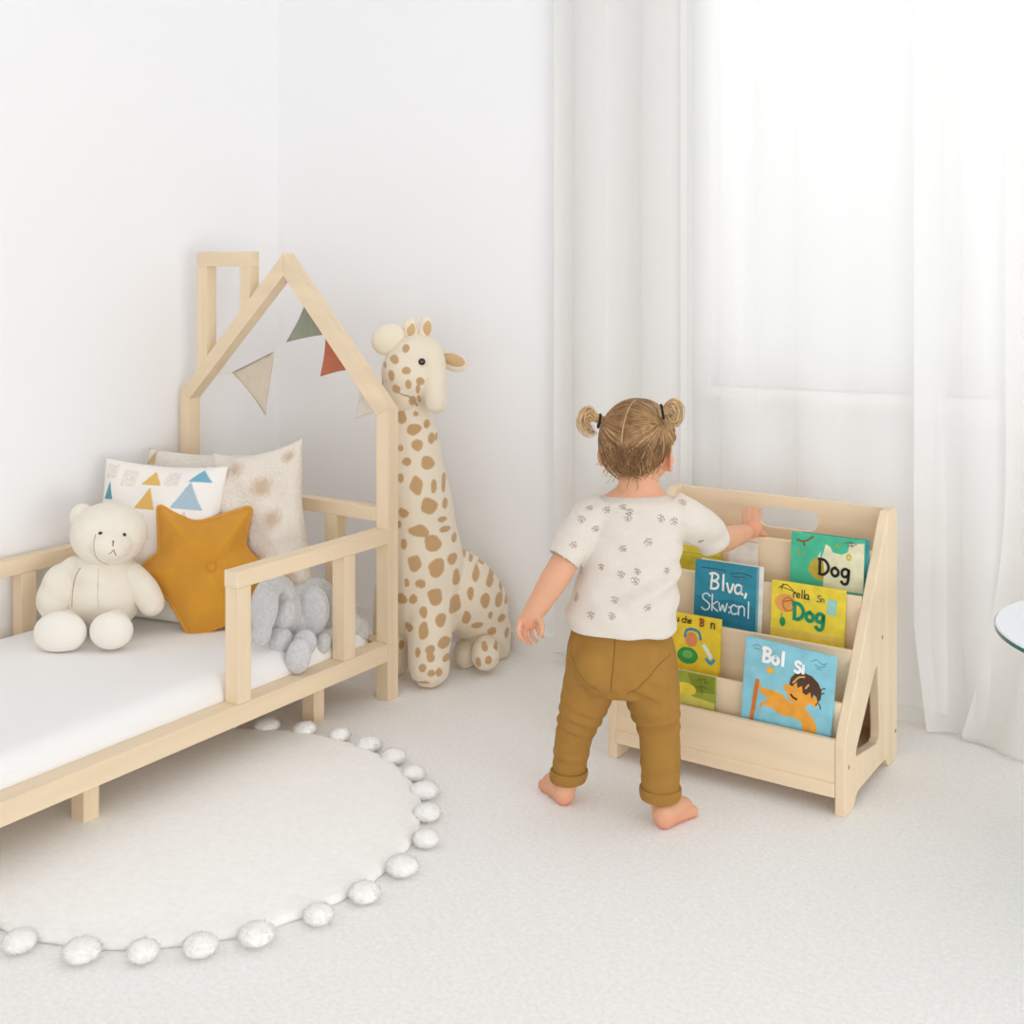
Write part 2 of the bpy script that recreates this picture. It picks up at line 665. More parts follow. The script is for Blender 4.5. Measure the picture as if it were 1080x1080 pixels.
obj('slats', bm, WX, bed, smooth=False)
# legs under the side rails
for x in (BX1 - 0.088, BX0 + 0.046):                # set just inside the rails
    for y in (2.108, 1.460, 0.98):
        bx('leg', WZ, bed, x, x + 0.040, y, y + 0.036, 0, 0.111, 0.002)
# guard rails
bx('guard_rail', WY, bed, BX1 - 0.042, BX1, 1.816, BYF, 0.400, 0.437, 0.0025)
for y in (1.818, 2.164):
    bx('guard_post', WZ, bed, BX1 - 0.041, BX1 - 0.001, y, y + 0.040, 0.146, 0.400, 0.002)
bx('guard_rail', WY, bed, BX0, BX0 + 0.04, 1.50, BYF, 0.333, 0.372, 0.0025)
for y in (1.50, 1.79):
    bx('guard_post', WZ, bed, BX0 + 0.001, BX0 + 0.039, y, y + 0.042, 0.146, 0.333, 0.002)
# headboard rail
bx('headboard_rail', WX, bed, BX0 + 0.041, BX1 - 0.041, BYF + 0.002, BYF + 0.038, 0.452, 0.487, 0.0025)
bx('headboard_post', WZ, bed, -2.150, -2.110, BYF + 0.002, BYF + 0.038, 0.146, 0.452, 0.002)

# mattress
MZ = 0.197
bm = bmesh.new()
box(bm, BX0 + 0.045, BX1 - 0.052, BF + 0.05, BYF - 0.01, 0.130, MZ, 0)
bmesh.ops.subdivide_edges(bm, edges=bm.edges[:], cuts=30, use_grid_fill=True)
for v in bm.verts:
    x, y, z = v.co
    ex = min(x - (BX0 + 0.045), (BX1 - 0.052) - x)
    ey = min(y - BF - 0.05, BYF - 0.01 - y)
    k = (z - 0.13) / (MZ - 0.13)
    rr = 0.035
    for e in (ex, ey):
        if e < rr and k > 0.0:
            v.co.z -= k * 0.030 * (1 - e / rr) ** 2
    v.co.z += k * 0.004 * math.sin(x * 9 + y * 4) * min(1, ex * 8)
    if ex < 0.001 and 0.05 < k < 0.95:
        v.co.x += 0.004 * math.sin(k * PI) * (1 if x > -2.3 else -1)
mat_o = obj('mattress', bm, M['sheet'], None, smooth=True)
tag(mat_o, 'white sheeted mattress lying on the wooden toddler bed', 'mattress')

# ---------------------------------------------------------------- bunting
bun = thing('bunting', 'string of fabric pennant flags hung under the bed house roof', 'bunting', (XA, BYF + 0.02, 0.9))
def gp(px, py, y):
    """point seen at a pixel on the vertical plane at depth y behind the gable"""
    r = FW + RT * ((px - 540) / F) + UP * ((HZ - py) / F)
    return Vector((0, 0, H)) + r * (y / r.y)


bm = bmesh.new()
YB = BYF + 0.044
for pts in ([(203, 392), (225, 394), (245, 393), (267, 385), (289, 371), (302, 360), (326, 312)],):
    tube(bm, catmull([gp(a, b, YB + 0.004) for a, b in pts], 4), 0.0009, 5)
obj('string', bm, M['paper'], bun)


def flag(corners, rgb, label, y):
    A, B, C = [gp(px, py, y) for px, py in corners]
    bm = bmesh.new()
    n = 14
    t = 0.0012
    front, back = {}, {}
    for i in range(n + 1):
        for j in range(n + 1 - i):
            u, v = i / n, j / n
            p = A + (B - A) * u + (C - A) * v
            # slightly concave sides and a soft billow
            p = p + Vector((0, 0.006 * math.sin(PI * u) * (1 - v) + 0.008 * v * (1 - v), 0))
            cen = (A + B + C) / 3
            e = min(u, v, 1 - u - v)
            if e < 1e-6 and (u > 0 and v > 0 or u == 0 and 0 < v < 1):
                p = p + (cen - p) * 0.10 * math.sin(PI * v)
            front[i, j] = bm.verts.new(p + Vector((0, -t, 0)))
            back[i, j] = bm.verts.new(p + Vector((0, t, 0)))
    for d, flip in ((front, 0), (back, 1)):
        for i in range(n):
            for j in range(n - i):
                f = [d[i, j], d[i + 1, j], d[i, j + 1]]
                bm.faces.new(f[::-1] if flip else f)
                if i + j < n - 1:
                    f = [d[i + 1, j], d[i + 1, j + 1], d[i, j + 1]]
                    bm.faces.new(f[::-1] if flip else f)
    edge = [(i, 0) for i in range(n)] + [(n - j, j) for j in range(n)] + [(0, n - j) for j in range(n)]
    for a, b in zip(edge, edge[1:] + edge[:1]):
        bm.faces.new((front[a], front[b], back[b], back[a]))
    m = material(label.replace(' ', '_'), rgb, 0.95, bump=0.4, bscale=500, vary=0.04, vscale=60)
    o = obj('flag', bm, m, bun)
    o['label'] = label
    rim = material(label.replace(' ', '_') + '_edge', tuple(int(c * 0.8) for c in rgb), 0.95)
    bm = bmesh.new()
    tube(bm, [A, B], 0.0012, 5)
    obj('binding', bm, rim, o)
    return o


flag([(245, 393), (289, 371), (280, 438)], (214, 200, 182), 'beige pennant flag', YB)
flag([(326, 310), (352, 352), (302, 361)], (148, 152, 134), 'sage green pennant flag', YB)
flag([(344, 340), (380, 389), (338, 397)], (188, 112, 84), 'rust pennant flag', YB)
flag([(381, 386), (412, 432), (375, 442)], (222, 213, 200), 'cream pennant flag', YB)


# ---------------------------------------------------------------- cushions
def cushion(center, w, h, t, nrm, up, n=90, puff=2.3, pinch=0.10, wob=0.004, colour=None, seed=1):
    """soft square pillow; returns mesh in world coords and the (u,v,front) of each vertex"""
    nrm = Vector(nrm).normalized()
    up = (Vector(up) - nrm * Vector(up).dot(nrm)).normalized()
    ri = up.cross(nrm)                       # right as seen from the front
    rg = np.random.default_rng(seed)
    ph = rg.uniform(0, 6.28, 8)
    bm = bmesh.new()
    V = {}
    uv = []
    for side in (1, -1):
        for i in range(n + 1):
            for j in range(n + 1):
                a, b = 2 * i / n - 1, 2 * j / n - 1
                edge = i in (0, n) or j in (0, n)
                if side == -1 and edge:
                    V[side, i, j] = V[1, i, j]
                    continue
                x = a * (1 - pinch * (1 - b * b) * abs(a) ** 3)
                y = b * (1 - pinch * (1 - a * a) * abs(b) ** 3)
                th = ((1 - abs(a) ** puff) * (1 - abs(b) ** puff)) ** 0.55
                z = side * t / 2 * th + wob * (math.sin(a * 5 + ph[0]) * math.sin(b * 4 + ph[1]) + 0.6 * math.sin(a * 9 + b * 7 + ph[2])) * min(1, 3 * th)
                z += wob * 1.4 * math.sin((a - b) * 3 + ph[3])
                V[side, i, j] = bm.verts.new(Vector(center) + ri * (x * w / 2) + up * (y * h / 2) + nrm * z)
                uv.append((a, b, side))
    for side in (1, -1):
        for i in range(n):
            for j in range(n):
                bm.faces.new((V[side, i, j], V[side, i + 1, j], V[side, i + 1, j + 1], V[side, i, j + 1]))
    bmesh.ops.recalc_face_normals(bm, faces=bm.faces[:])
    me = bpy.data.meshes.new('cushion')
    bm.to_mesh(me)
    bm.free()
    return me, np.array(uv)


def tri_mask(uv, pts):
    p = np.array(pts, float)
    m = np.ones(len(uv), bool)
    s = 0
    for i in range(len(p)):
        a, b = p[i], p[(i + 1) % len(p)]
        c = (b[0] - a[0]) * (uv[:, 1] - a[1]) - (b[1] - a[1]) * (uv[:, 0] - a[0])
        m &= c <= 0
    m2 = np.ones(len(uv), bool)
    for i in range(len(p)):
        a, b = p[i], p[(i + 1) % len(p)]
        c = (b[0] - a[0]) * (uv[:, 1] - a[1]) - (b[1] - a[1]) * (uv[:, 0] - a[0])
        m2 &= c >= 0
    return m | m2


CM = attr_material('printed_cotton', bump=0.4, bscale=260)
CT_ = attr_material('tufted_cotton', bump=1.0, bscale=170, bdist=0.006, sheen=0.3)

# plain tufted cushion at the back
A, B = Vector((-2.675, 2.165, 0)), Vector((-2.375, 2.245, 0))
dr = (B - A).normalized()
nr = Vector((dr.y, -dr.x, 0.22)).normalized()
me, uv = cushion((A + B) / 2 + Vector((0, 0, 0.392)), 0.33, 0.415, 0.10, nr, UP, seed=4, pinch=0.05)
col = np.tile(lin((238, 230, 220))[:3], (len(uv), 1))
fr = uv[:, 2] > 0
col[fr & tri_mask(uv, [(-0.99, 0.80), (-0.78, 0.80), (-0.80, 1.0)])] = lin((214, 180, 132))[:3]
paint(me, col)
c1 = link_mesh('cushion', me, CT_)
tag(c1, 'plain cream tufted cushion at the very back of the cushion pile', 'cushion', 'cushions on the toddler bed')

# brown spotted tufted cushion
me, uv = cushion(Vector((-2.248, 2.200, 0.417)), 0.275, 0.45, 0.11, (0.25, -1, 0.15), UP + Vector((-0.20, 0, 0)), seed=9, pinch=0.12, wob=0.006)
col = np.tile(lin((236, 226, 213))[:3], (len(uv), 1))
rg = np.random.default_rng(2)
for (a, b, r) in ((-0.25, 0.78, .2), (0.22, 0.50, .24), (-0.45, 0.10, .25), (0.45, 0.12, .22), (0.05, -0.30, .25), (-0.60, -0.55, .24), (0.62, -0.52, .24), (0.0, -0.85, .24), (-.75, .48, .16), (.75, .82, .15)):
    d = np.hypot((uv[:, 0] - a) * 0.60, uv[:, 1] - b) / (r * 0.54)
    d = d + rg.normal(0, 0.14, len(d))
    k = np.clip(1.25 - d, 0, 0.95)[:, None]
    col = col * (1 - k) + np.array(lin((206, 178, 150))[:3]) * k
paint(me, col)
c2 = link_mesh('cushion', me, CT_)
tag(c2, 'cream tufted cushion with blurry brown spots by the headboard rail', 'cushion', 'cushions on the toddler bed')

# triangle print pillow
A, B = Vector((-2.655, 2.00, 0)), Vector((-2.33, 2.11, 0))
dr = (B - A).normalized()
nr = Vector((dr.y, -dr.x, 0.26)).normalized()
me, uv = cushion((A + B) / 2 + Vector((0, 0, 0.388)), 0.365, 0.41, 0.11, nr, UP + dr * 0.02, seed=5, pinch=0.06, n=150)
col = np.tile(lin((241, 237, 231))[:3], (len(uv), 1))
fr = uv[:, 2] > 0


def tri(cx, y0, w, h, rgb):
    col[fr & tri_mask(uv, [(cx - w / 2, y0), (cx + w / 2, y0), (cx, y0 + h)])] = lin(rgb)[:3]


tri(-0.09, 0.70, 0.34, 0.20, (226, 184, 104))
tri(-0.09, 0.38, 0.36, 0.29, (226, 184, 104))
tri(0.68, 0.78, 0.34, 0.17, (116, 174, 196))
tri(0.56, 0.42, 0.48, 0.36, (170, 192, 206))
tri(0.54, 0.14, 0.30, 0.26, (208, 206, 208))
tri(-0.80, 0.48, 0.20, 0.22, (96, 160, 176))
tri(-0.75, 0.10, 0.34, 0.30, (206, 196, 186))
tri(-0.09, 0.02, 0.36, 0.30, (206, 196, 186))
for cx, y0, w, h in ((-0.48, 0.66, 0.22, 0.22), (-0.80, 0.74, 0.2, 0.2), (0.24, 0.70, 0.24, 0.2)):
    m_ = fr & (abs(uv[:, 0] - cx) < w / 2) & (uv[:, 1] > y0) & (uv[:, 1] < y0 + h) & (rg.random(len(uv)) < 0.75)
    col[m_] = lin((229, 219, 209))[:3]
paint(me, col)
c3 = link_mesh('cushion', me, CM)
tag(c3, 'white pillow printed with blue and yellow triangles behind the cream bear', 'cushion', 'cushions on the toddler bed')

# mustard star cushion
star_px = [(167, 533), (206, 553), (265, 535), (256, 577), (291, 610), (250, 634), (243, 656), (201, 672), (179, 632), (141, 606), (169, 582)]
star = thing('star_cushion', 'mustard yellow star shaped cushion leaning beside the cream bear', 'cushion', tuple(at(214, 640, 2.98)), 'cushions on the toddler bed')
def star_depth(px, py):
    return 2.935 + (670 - py) * 0.00085


outl = []
for i_ in range(len(star_px)):
    p0_, p1_, p2_ = (Vector((*star_px[(i_ + k) % len(star_px)], 0)) for k in (-1, 0, 1))
    cr = 0.10 if (i_ % 2 == 0 or i_ > 6) else 0.22
    a_, b_ = p1_.lerp(p0_, cr), p1_.lerp(p2_, cr)
    for t in (0, .25, .5, .75, 1):
        outl.append(a_.lerp(p1_, t).lerp(p1_.lerp(b_, t), t))
    e_ = p2_.lerp(p1_, 0.10 if ((i_ + 1) % 2 == 0 or i_ + 1 > 6) else 0.22)
    for t in (.2, .4, .6, .8):
        outl.append(b_.lerp(e_, t))
cx0, cy0 = 222, 599
bm = bmesh.new()
NR = 14
for side in (1, -1):
    rows = []
    for k in range(NR + 1):
        q = k / NR
        row = []
        for i, p in enumerate(outl):
            px = cx0 + (p.x - cx0) * q
            py = cy0 + (p.y - cy0) * q
            rr = math.hypot(p.x - cx0, p.y - cy0) / 60
            th = (1 - q ** 2.2) ** 0.7 * (0.044 + 0.016 * (rr - 1) * q)
            th -= 0.013 * math.exp(-(q * rr * 4.2) ** 2)           # button dimple
            th += 0.003 * math.sin(i * 0.7 + q * 5) * q * (1 - q)
            if k == NR:
                th = 0.004
            row.append(bm.verts.new(at(px, py, star_depth(px, py) - side * th)) if k else None)
        rows.append(row)
    c = bm.verts.new(at(cx0, cy0, star_depth(cx0, cy0) - side * 0.031))
    n = len(outl)
    for i in range(n):
        bm.faces.new((c, rows[1][i], rows[1][(i + 1) % n]))
        for k in range(1, NR):
            bm.faces.new((rows[k][i], rows[k + 1][i], rows[k + 1][(i + 1) % n], rows[k][(i + 1) % n]))
bmesh.ops.remove_doubles(bm, verts=bm.verts[:], dist=0.0001)
cov = obj('cover', bm, M['mustard'], star)
sm = cov.modifiers.new('soft', 'SMOOTH')
sm.iterations = 3
bm = bmesh.new()
tube(bm, [at(p.x, p.y, star_depth(p.x, p.y)) for p in outl], 0.0062, 8, closed=True)
pp = obj('piping', bm, M['mustard'], star)
pp['label'] = 'raised seam around the star'
bm = bmesh.new()
stc = at(cx0 + 1, cy0, star_depth(cx0, cy0) - 0.034)
tilt = FW.to_track_quat('Z', 'Y').to_matrix()
ellipsoid(bm, stc, (0.0125, 0.0125, 0.006), tilt, sub=3)
obj('button', bm, M['mustard'], star)

# ---------------------------------------------------------------- plush bear
BD = 2.93                                         # depth of the bear's middle
bear = thing('teddy_bear', 'cream plush teddy bear sitting on the mattress against the guard rail', 'plush toy', tuple(at(105, 665, BD)))
def bp_(px, py, dd=0.0):
    return at(px, py, BD + dd)


S = BD / F                                        # metres per pixel there
VM = Matrix((RT, FW, UP)).transposed()            # columns: right, away, up
bm = bmesh.new()
ellipsoid(bm, bp_(112, 627, 0.02), (40 * S, 0.085, 36 * S), VM, 4)
ellipsoid(bm, bp_(110, 605, 0.02), (35 * S, 0.075, 26 * S), VM, 4)
bear_body = link_mesh('body', remeshed(bm, 0.004, 6), M['bear'], bear)
bm = bmesh.new()
ellipsoid(bm, bp_(115, 563, 0.0), (39.5 * S, 0.085, 33 * S), VM, 4)
ellipsoid(bm, bp_(117, 572, -0.045), (23 * S, 0.055, 19 * S), VM, 4)
head_me = remeshed(bm, 0.003, 5)
hb = bvh_of(head_me)
bear_head = link_mesh('head', head_me, M['bear'], bear)
for px, dd in ((87, 0.0), (150, 0.075)):
    bm = bmesh.new()
    if px == 87:
        ellipsoid(bm, bp_(87, 546, 0.01), (14 * S, 0.020, 15 * S), VM, 3)
        ellipsoid(bm, bp_(87, 548, -0.008), (8 * S, 0.010, 9 * S), VM, 3)
    else:
        ellipsoid(bm, bp_(140, 552, 0.060), (12 * S, 0.018, 12 * S), VM, 3)
    link_mesh('ear', remeshed(bm, 0.003, 4), M['bear'], bear_head)
for px, py in ((106, 562.5), (131, 564)):
    o_ = bp_(px, py, -0.3)
    loc, nn, _, _ = hb.ray_cast(o_, (o_ - Vector((0, 0, H))).normalized())
    bm = bmesh.new()
    ellipsoid(bm, loc, (0.0052, 0.0035, 0.0044), VM, 2)
    obj('eye', bm, M['black'], bear_head)
def dense(pts, n=5):
    return [(v.x, v.y) for v in catmull([Vector((a_, b_, 0)) for a_, b_ in pts], n)]


def on_head(pts):
    out = []
    for px, py in dense(pts):
        o_ = bp_(px, py, -0.3)
        loc, nn, _, _ = hb.ray_cast(o_, (o_ - Vector((0, 0, H))).normalized())
        if loc:
            out.append(loc)
    return out


bm = bmesh.new()
tube(bm, on_head([(119.3, 571), (119.2, 573), (119.2, 576)]), 0.0016, 6)
tube(bm, on_head([(114.5, 584), (117, 583), (119.5, 580), (121, 583), (122.5, 586)]), 0.0010, 6)
obj('stitched_face', bm, M['thread'], bear_head)
bm = bmesh.new()
ellipsoid(bm, on_head([(119.3, 571)])[0], (0.0026, 0.002, 0.002), VM, 2)
obj('nose', bm, M['black'], bear_head)
bm = bmesh.new()
tube(bm, on_head([(101, 563), (99.5, 570), (99, 578), (101, 586), (106, 592), (114, 595.5)]), 0.0012, 5)
obj('muzzle_seam', bm, M['seam'], bear_head)
bm = bmesh.new()
limb(bm, [bp_(78, 600, 0.015), bp_(64, 615, 0.005), bp_(56, 632, -0.005), bp_(60, 646, -0.02)], [14 * S, 17 * S, 17.5 * S, 14 * S])
ellipsoid(bm, bp_(66, 620, 0), (22 * S, 0.045, 26 * S), VM, 3)
link_mesh('arm', remeshed(bm, 0.004, 5), M['bear'], bear)
bm = bmesh.new()
limb(bm, [bp_(140, 606, 0.01), bp_(152, 622, 0.0), bp_(160, 636, -0.01)], [13 * S, 15 * S, 14 * S])
link_mesh('arm', remeshed(bm, 0.004, 5), M['bear'], bear)
for px, py, w, h, hx in ((63.5, 667, 27, 21.5, 72), (117.5, 665, 22, 19, 116)):
    bm = bmesh.new()
    ellipsoid(bm, bp_(px, py, -0.125), (w * S, 0.036, h * S), VM, 3)
    if px == 63:
        ellipsoid(bm, bp_(px + 12, py - 3, -0.12), (w * .6 * S, 0.034, h * .92 * S), VM, 3)
    limb(bm, [bp_(hx + 10, 648, 0.03), bp_(px + 2, py - 4, -0.09)], [0.030, 0.034])
    me = remeshed(bm, 0.004, 5)
    a = coords(me)
    a[:, 2] = np.maximum(a[:, 2], MZ + 0.002)
    set_coords(me, a)
    link_mesh('leg', me, M['bear_foot'], bear)
bb = bvh_of(bear_body.data)
off = origin(bear)
def body_line(pts):
    out = []
    for px, py in dense(pts):
        o_ = bp_(px, py, -0.4)
        loc, nn, _, _ = bb.ray_cast(o_ - off, (o_ - Vector((0, 0, H))).normalized())
        if loc:
            out.append(loc + off)
    return out


for pts in ([(85, 599), (80, 608), (77, 622), (76, 640)], [(137, 602), (143, 614), (147, 630), (147, 646)], [(104, 600), (103, 625), (104, 640)]):
    q = body_line(pts)
    if len(q) > 2:
        bm = bmesh.new()
        tube(bm, q, 0.0016 if pts[0][0] != 104 else 0.0006, 5)
        obj('seam', bm, M['seam'], bear_body)

# ---------------------------------------------------------------- plush elephant
ED = 2.90
def ed(px, dd=0.0, xp=2.035):
    # depth of the upright plane just inside the guard rail
    return xp / (math.sin(TH) - math.cos(TH) * (px - 540) / F) + dd


ele = thing('plush_elephant', 'grey plush elephant slumped behind the front guard rail of the bed', 'plush toy', tuple(at(315, 690, ed(315))))
SE = ED / F


def blob(name, parent, parts, trim=True, vox=0.003):
    bm = bmesh.new()
    for (px, py, dd, w, h, dep, roll) in parts:
        rot = VM @ Matrix.Rotation(R(roll), 3, 'Y')
        ellipsoid(bm, at(px, py, ed(px, dd)), (w * SE, dep, h * SE), rot, 3)
    return link_mesh(name, remeshed(bm, vox, 4), M['grey'], parent)


blob('body', ele, [(334, 642, 0.06, 25, 34, 0.05, 0), (358, 652, 0.05, 22, 28, 0.045, 0), (308, 655, 0.05, 22, 26, 0.045, 0), (341, 682, -0.025, 20, 12, 0.03, 20)])
eh = blob('head', ele, [(298, 645, 0.035, 20, 26, 0.045, 0), (322, 638, 0.03, 22, 22, 0.04, 0)])
EARS = ((329, 645.5, -0.018, 17.6, 26.5, 0.022, 8), (278.5, 640.5, -0.012, 13.4, 27, 0.022, 6))
blob('ear', eh, [EARS[0]])
blob('ear', eh, [EARS[1]])
bm = bmesh.new()
limb(bm, [at(px_, py_, ed(px_, -0.006)) for px_, py_ in ((284, 628), (288, 618), (298, 617), (303, 625), (302, 636))], [0.024, 0.023, 0.021, 0.019, 0.018])
link_mesh('trunk', remeshed(bm, 0.003, 3), M['grey'], ele)
blob('foot', ele, [(301, 648, -0.022, 10.7, 16, 0.024, 12)])
blob('foot', ele, [(276, 667, 0.0, 10.5, 14, 0.022, 8)])
blob('foot', ele, [(296, 676, -0.016, 13, 14.5, 0.026, 10)])
LG = [(315, 692, -0.104, 13, 18.5, 0.019, 8), (321, 679, -0.085, 12.5, 15, 0.022, 15)]
blob('leg', ele, LG)
blob('foot', ele, [(341, 679, -0.062, 8, 12.5, 0.022, 10)])
blob('tail_end', ele, [(379, 664, -0.035, 11, 15.5, 0.028, -18), (366, 660, -0.02, 16, 17, 0.03, 0)])
for c in EARS:
    bm = bmesh.new()
    rot = VM @ Matrix.Rotation(R(c[6]), 3, 'Y')
    pts = [at(c[0], c[1], ed(c[0], c[2])) + rot @ Vector((c[3] * SE * math.cos(t), 0, c[4] * SE * math.sin(t))) for t in np.linspace(0, 2 * PI, 40, endpoint=False)]
    tube(bm, pts, 0.0020, 5, closed=True)
    obj('piping', bm, M['greytrim'], eh)

# ---------------------------------------------------------------- giraffe
GD = 3.17
gir = thing('plush_giraffe', 'large cream plush giraffe with tan spots standing behind the bed post', 'plush toy', tuple(at(470, 715, GD)))
SG = GD / F


def gp_(px, py, dd=0.0):
    return at(px, py, GD + dd)


M['spots'] = attr_material('spotted_plush', rough=0.95, bump=0.5, bscale=420, sheen=0.3)


def zl(x0, y0, k, L):
    return [(x0 + a_ / k, y0 + b_ / k, c_ / k, d_ / k) for a_, b_, c_, d_ in L]


SPOT_BODY = zl(390, 500, 4.5, [(220, 55, 30, 42), (303, 60, 14, 28), (350, 40, 8, 40), (282, 152, 38, 38), (357, 140, 11, 28), (160, 183, 26, 20), (345, 215, 18, 12), (235, 272, 45, 26), (355, 262, 22, 13), (300, 328, 40, 36), (400, 300, 12, 22), (162, 330, 15, 25), (440, 358, 17, 28), (213, 425, 30, 35), (318, 445, 35, 40), (392, 402, 20, 26), (410, 487, 17, 35), (175, 515, 12, 20), (240, 523, 24, 20), (312, 580, 34, 36), (405, 612, 26, 42), (478, 568, 14, 32), (503, 475, 17, 38), (480, 392, 10, 15), (530, 408, 16, 16), (570, 502, 18, 32), (590, 437, 18, 22), (622, 520, 10, 20), (548, 600, 20, 40), (612, 597, 17, 30), (648, 590, 9, 20), (573, 670, 12, 20), (625, 682, 16, 22), (458, 680, 20, 35), (510, 715, 28, 18), (580, 742, 22, 22), (650, 755, 10, 25), (205, 595, 18, 25), (255, 657, 18, 25), (335, 697, 24, 30), (255, 745, 22, 36), (353, 797, 25, 30), (228, 845, 12, 25), (288, 835, 20, 24), (290, 868, 20, 20), (365, 872, 18, 18), (252, 922, 16, 20), (290, 945, 18, 16), (328, 940, 13, 20), (388, 910, 9, 14), (215, 985, 15, 12), (258, 990, 25, 8), (150, 590, 25, 25), (185, 725, 22, 20), (150, 810, 12, 25), (140, 240, 12, 18), (145, 20, 15, 22)]) + zl(380, 320, 6, [(260, 715, 30, 45), (350, 697, 15, 15), (340, 795, 42, 38), (420, 760, 17, 25), (362, 898, 35, 35), (450, 855, 20, 36), (253, 915, 17, 22), (292, 1003, 28, 25), (425, 1008, 40, 38), (481, 840, 8, 25)])
SPOT_HEAD = zl(380, 320, 6, [(215, 355, 32, 25), (198, 455, 22, 32), (288, 425, 28, 24), (305, 508, 20, 28), (380, 490, 25, 24), (228, 540, 28, 25), (290, 285, 22, 26), (365, 545, 14, 30), (372, 605, 12, 28), (330, 612, 22, 30), (140, 500, 10, 22), (155, 390, 12, 20), (420, 672, 26, 10)])
SPOT_FOOT = zl(390, 500, 4.5, [(545, 822, 16, 16), (562, 885, 18, 20), (515, 895, 14, 22), (600, 810, 12, 14)])


def plush_spots(me, known, far_r=0.016, gap=0.050, seed=0, base_c=(234, 222, 201), spot_c=(196, 160, 114)):
    """tan spots: the ones the photo shows where it shows them, evenly scattered ones on the far side"""
    a, nn = coords(me), normals(me)
    rg = np.random.default_rng(seed)
    bv = bvh_of(me)
    k = np.zeros(len(a))
    ru, up = np.array(RT), np.array(UP)
    front = nn @ np.array(FW) < 0.12
    def wob(p):
        return 1.02 + 0.09 * np.sin(p[:, 0] * 190 + p[:, 2] * 90) + 0.09 * np.sin(p[:, 2] * 170 - p[:, 0] * 80 + 1.3)
    for px, py, rx, ry in known:
        o_ = at(px, py, 2.5)
        loc = bv.ray_cast(o_, (o_ - Vector((0, 0, H))).normalized())[0]
        if loc is None:
            continue
        v = a - np.array(loc)
        d = np.sqrt(((v @ ru) / (rx * SG)) ** 2 + ((v @ up) / (ry * SG)) ** 2) / wob(a)
        d[(np.linalg.norm(v, axis=1) > 3.2 * max(rx, ry) * SG) | ~front] = 9
        k = np.maximum(k, np.clip((1.06 - d) / 0.12, 0, 1))
    pts = []
    idx = np.where(nn @ np.array(FW) > 0.22)[0]
    rg.shuffle(idx)
    for i_ in idx[:6000]:
        if all(np.linalg.norm(a[i_] - p) > gap for p in pts):
            pts.append(a[i_])
    for p in pts:
        d = np.linalg.norm(a - p, axis=1) / (far_r * rg.uniform(.8, 1.2)) / wob(a)
        d[front] = 9
        k = np.maximum(k, np.clip((1.06 - d) / 0.12, 0, 1))
    k = k[:, None]
    paint(me, np.array(lin(base_c)[:3]) * (1 - k) + np.array(lin(spot_c)[:3]) * k)
    return me


bm = bmesh.new()
# neck and chest
limb(bm, [gp_(431, 425, 0.02), gp_(438, 480, 0.02), gp_(443, 540, 0.01), gp_(446, 590, 0.02), gp_(448, 640, 0.04)], [21 * SG, 28 * SG, 36 * SG, 43 * SG, 42 * SG], n=20)
# back and rump
limb(bm, [gp_(450, 610, 0.05), gp_(482, 622, 0.10), gp_(502, 640, 0.15)], [42 * SG, 42 * SG, 38 * SG], n=20)
limb(bm, [gp_(505, 640, 0.15), gp_(512, 668, 0.16), gp_(513, 683, 0.16)], [33 * SG, 27 * SG, 20 * SG], n=18)
# near front leg
limb(bm, [gp_(452, 630, -0.01), gp_(453, 665, -0.035), gp_(452, 690, -0.045), gp_(453, 703, -0.05)], [28 * SG, 24 * SG, 22 * SG, 22 * SG], n=18)
# far front leg
limb(bm, [gp_(418, 620, 0.06), gp_(414, 665, 0.04), gp_(414, 695, 0.035)], [24 * SG, 22 * SG, 19 * SG], n=18)
# hind legs
limb(bm, [gp_(525, 660, 0.17), gp_(527, 684, 0.17)], [15 * SG, 12 * SG], n=16)
me = remeshed(bm, 0.0032, 16)
a = coords(me)
a[:, 2] = np.maximum(a[:, 2], 0.002)
set_coords(me, a)
link_mesh('body', plush_spots(me, SPOT_BODY, seed=3), M['spots'], gir)
bm = bmesh.new()
limb(bm, [gp_(513, 684, 0.08), gp_(512, 692, 0.035)], [15 * SG, 15.5 * SG], n=16)
link_mesh('hind_foot', plush_spots(remeshed(bm, 0.0025, 5), SPOT_FOOT, seed=4), M['spots'], gir)
bm = bmesh.new()
ellipsoid(bm, gp_(491, 689, 0.12), (14 * SG, 0.06, 15 * SG), VM, 3)
link_mesh('hind_foot', plush_spots(remeshed(bm, 0.003, 4), [], seed=5), M['spots'], gir)
# head
bm = bmesh.new()
ellipsoid(bm, gp_(435, 393, 0.0), (33 * SG, 0.072, 34 * SG), VM, 4)
ellipsoid(bm, gp_(441, 376, -0.004), (27 * SG, 0.064, 24 * SG), VM, 4)
ellipsoid(bm, gp_(425, 412, 0.0), (23 * SG, 0.06, 24 * SG), VM, 4)
limb(bm, [gp_(455, 380, -0.022), gp_(458.5, 400, -0.038), gp_(459, 415, -0.050), gp_(460, 425.5, -0.054)], [15 * SG, 13 * SG, 12 * SG, 11.5 * SG], n=20)
gh_me = remeshed(bm, 0.0028, 10)
ghb = bvh_of(gh_me)
gh = link_mesh('head', plush_spots(gh_me, SPOT_HEAD, 0.012, 0.038, seed=6), M['spots'], gir)
bm = bmesh.new()
q = []
for px, py in ((417, 412), (424, 416), (431, 418), (436, 422), (440, 428)):
    o_ = gp_(px, py, -0.4)
    loc, nn, _, _ = ghb.ray_cast(o_, (o_ - Vector((0, 0, H))).normalized())
    if loc:
        q.append(loc)
tube(bm, catmull(q, 4), [0.0018 + 0.0022 * (i / (4 * (len(q) - 1))) for i in range(4 * (len(q) - 1) + 1)], 6)
obj('mouth', bm, M['seam'], gh)
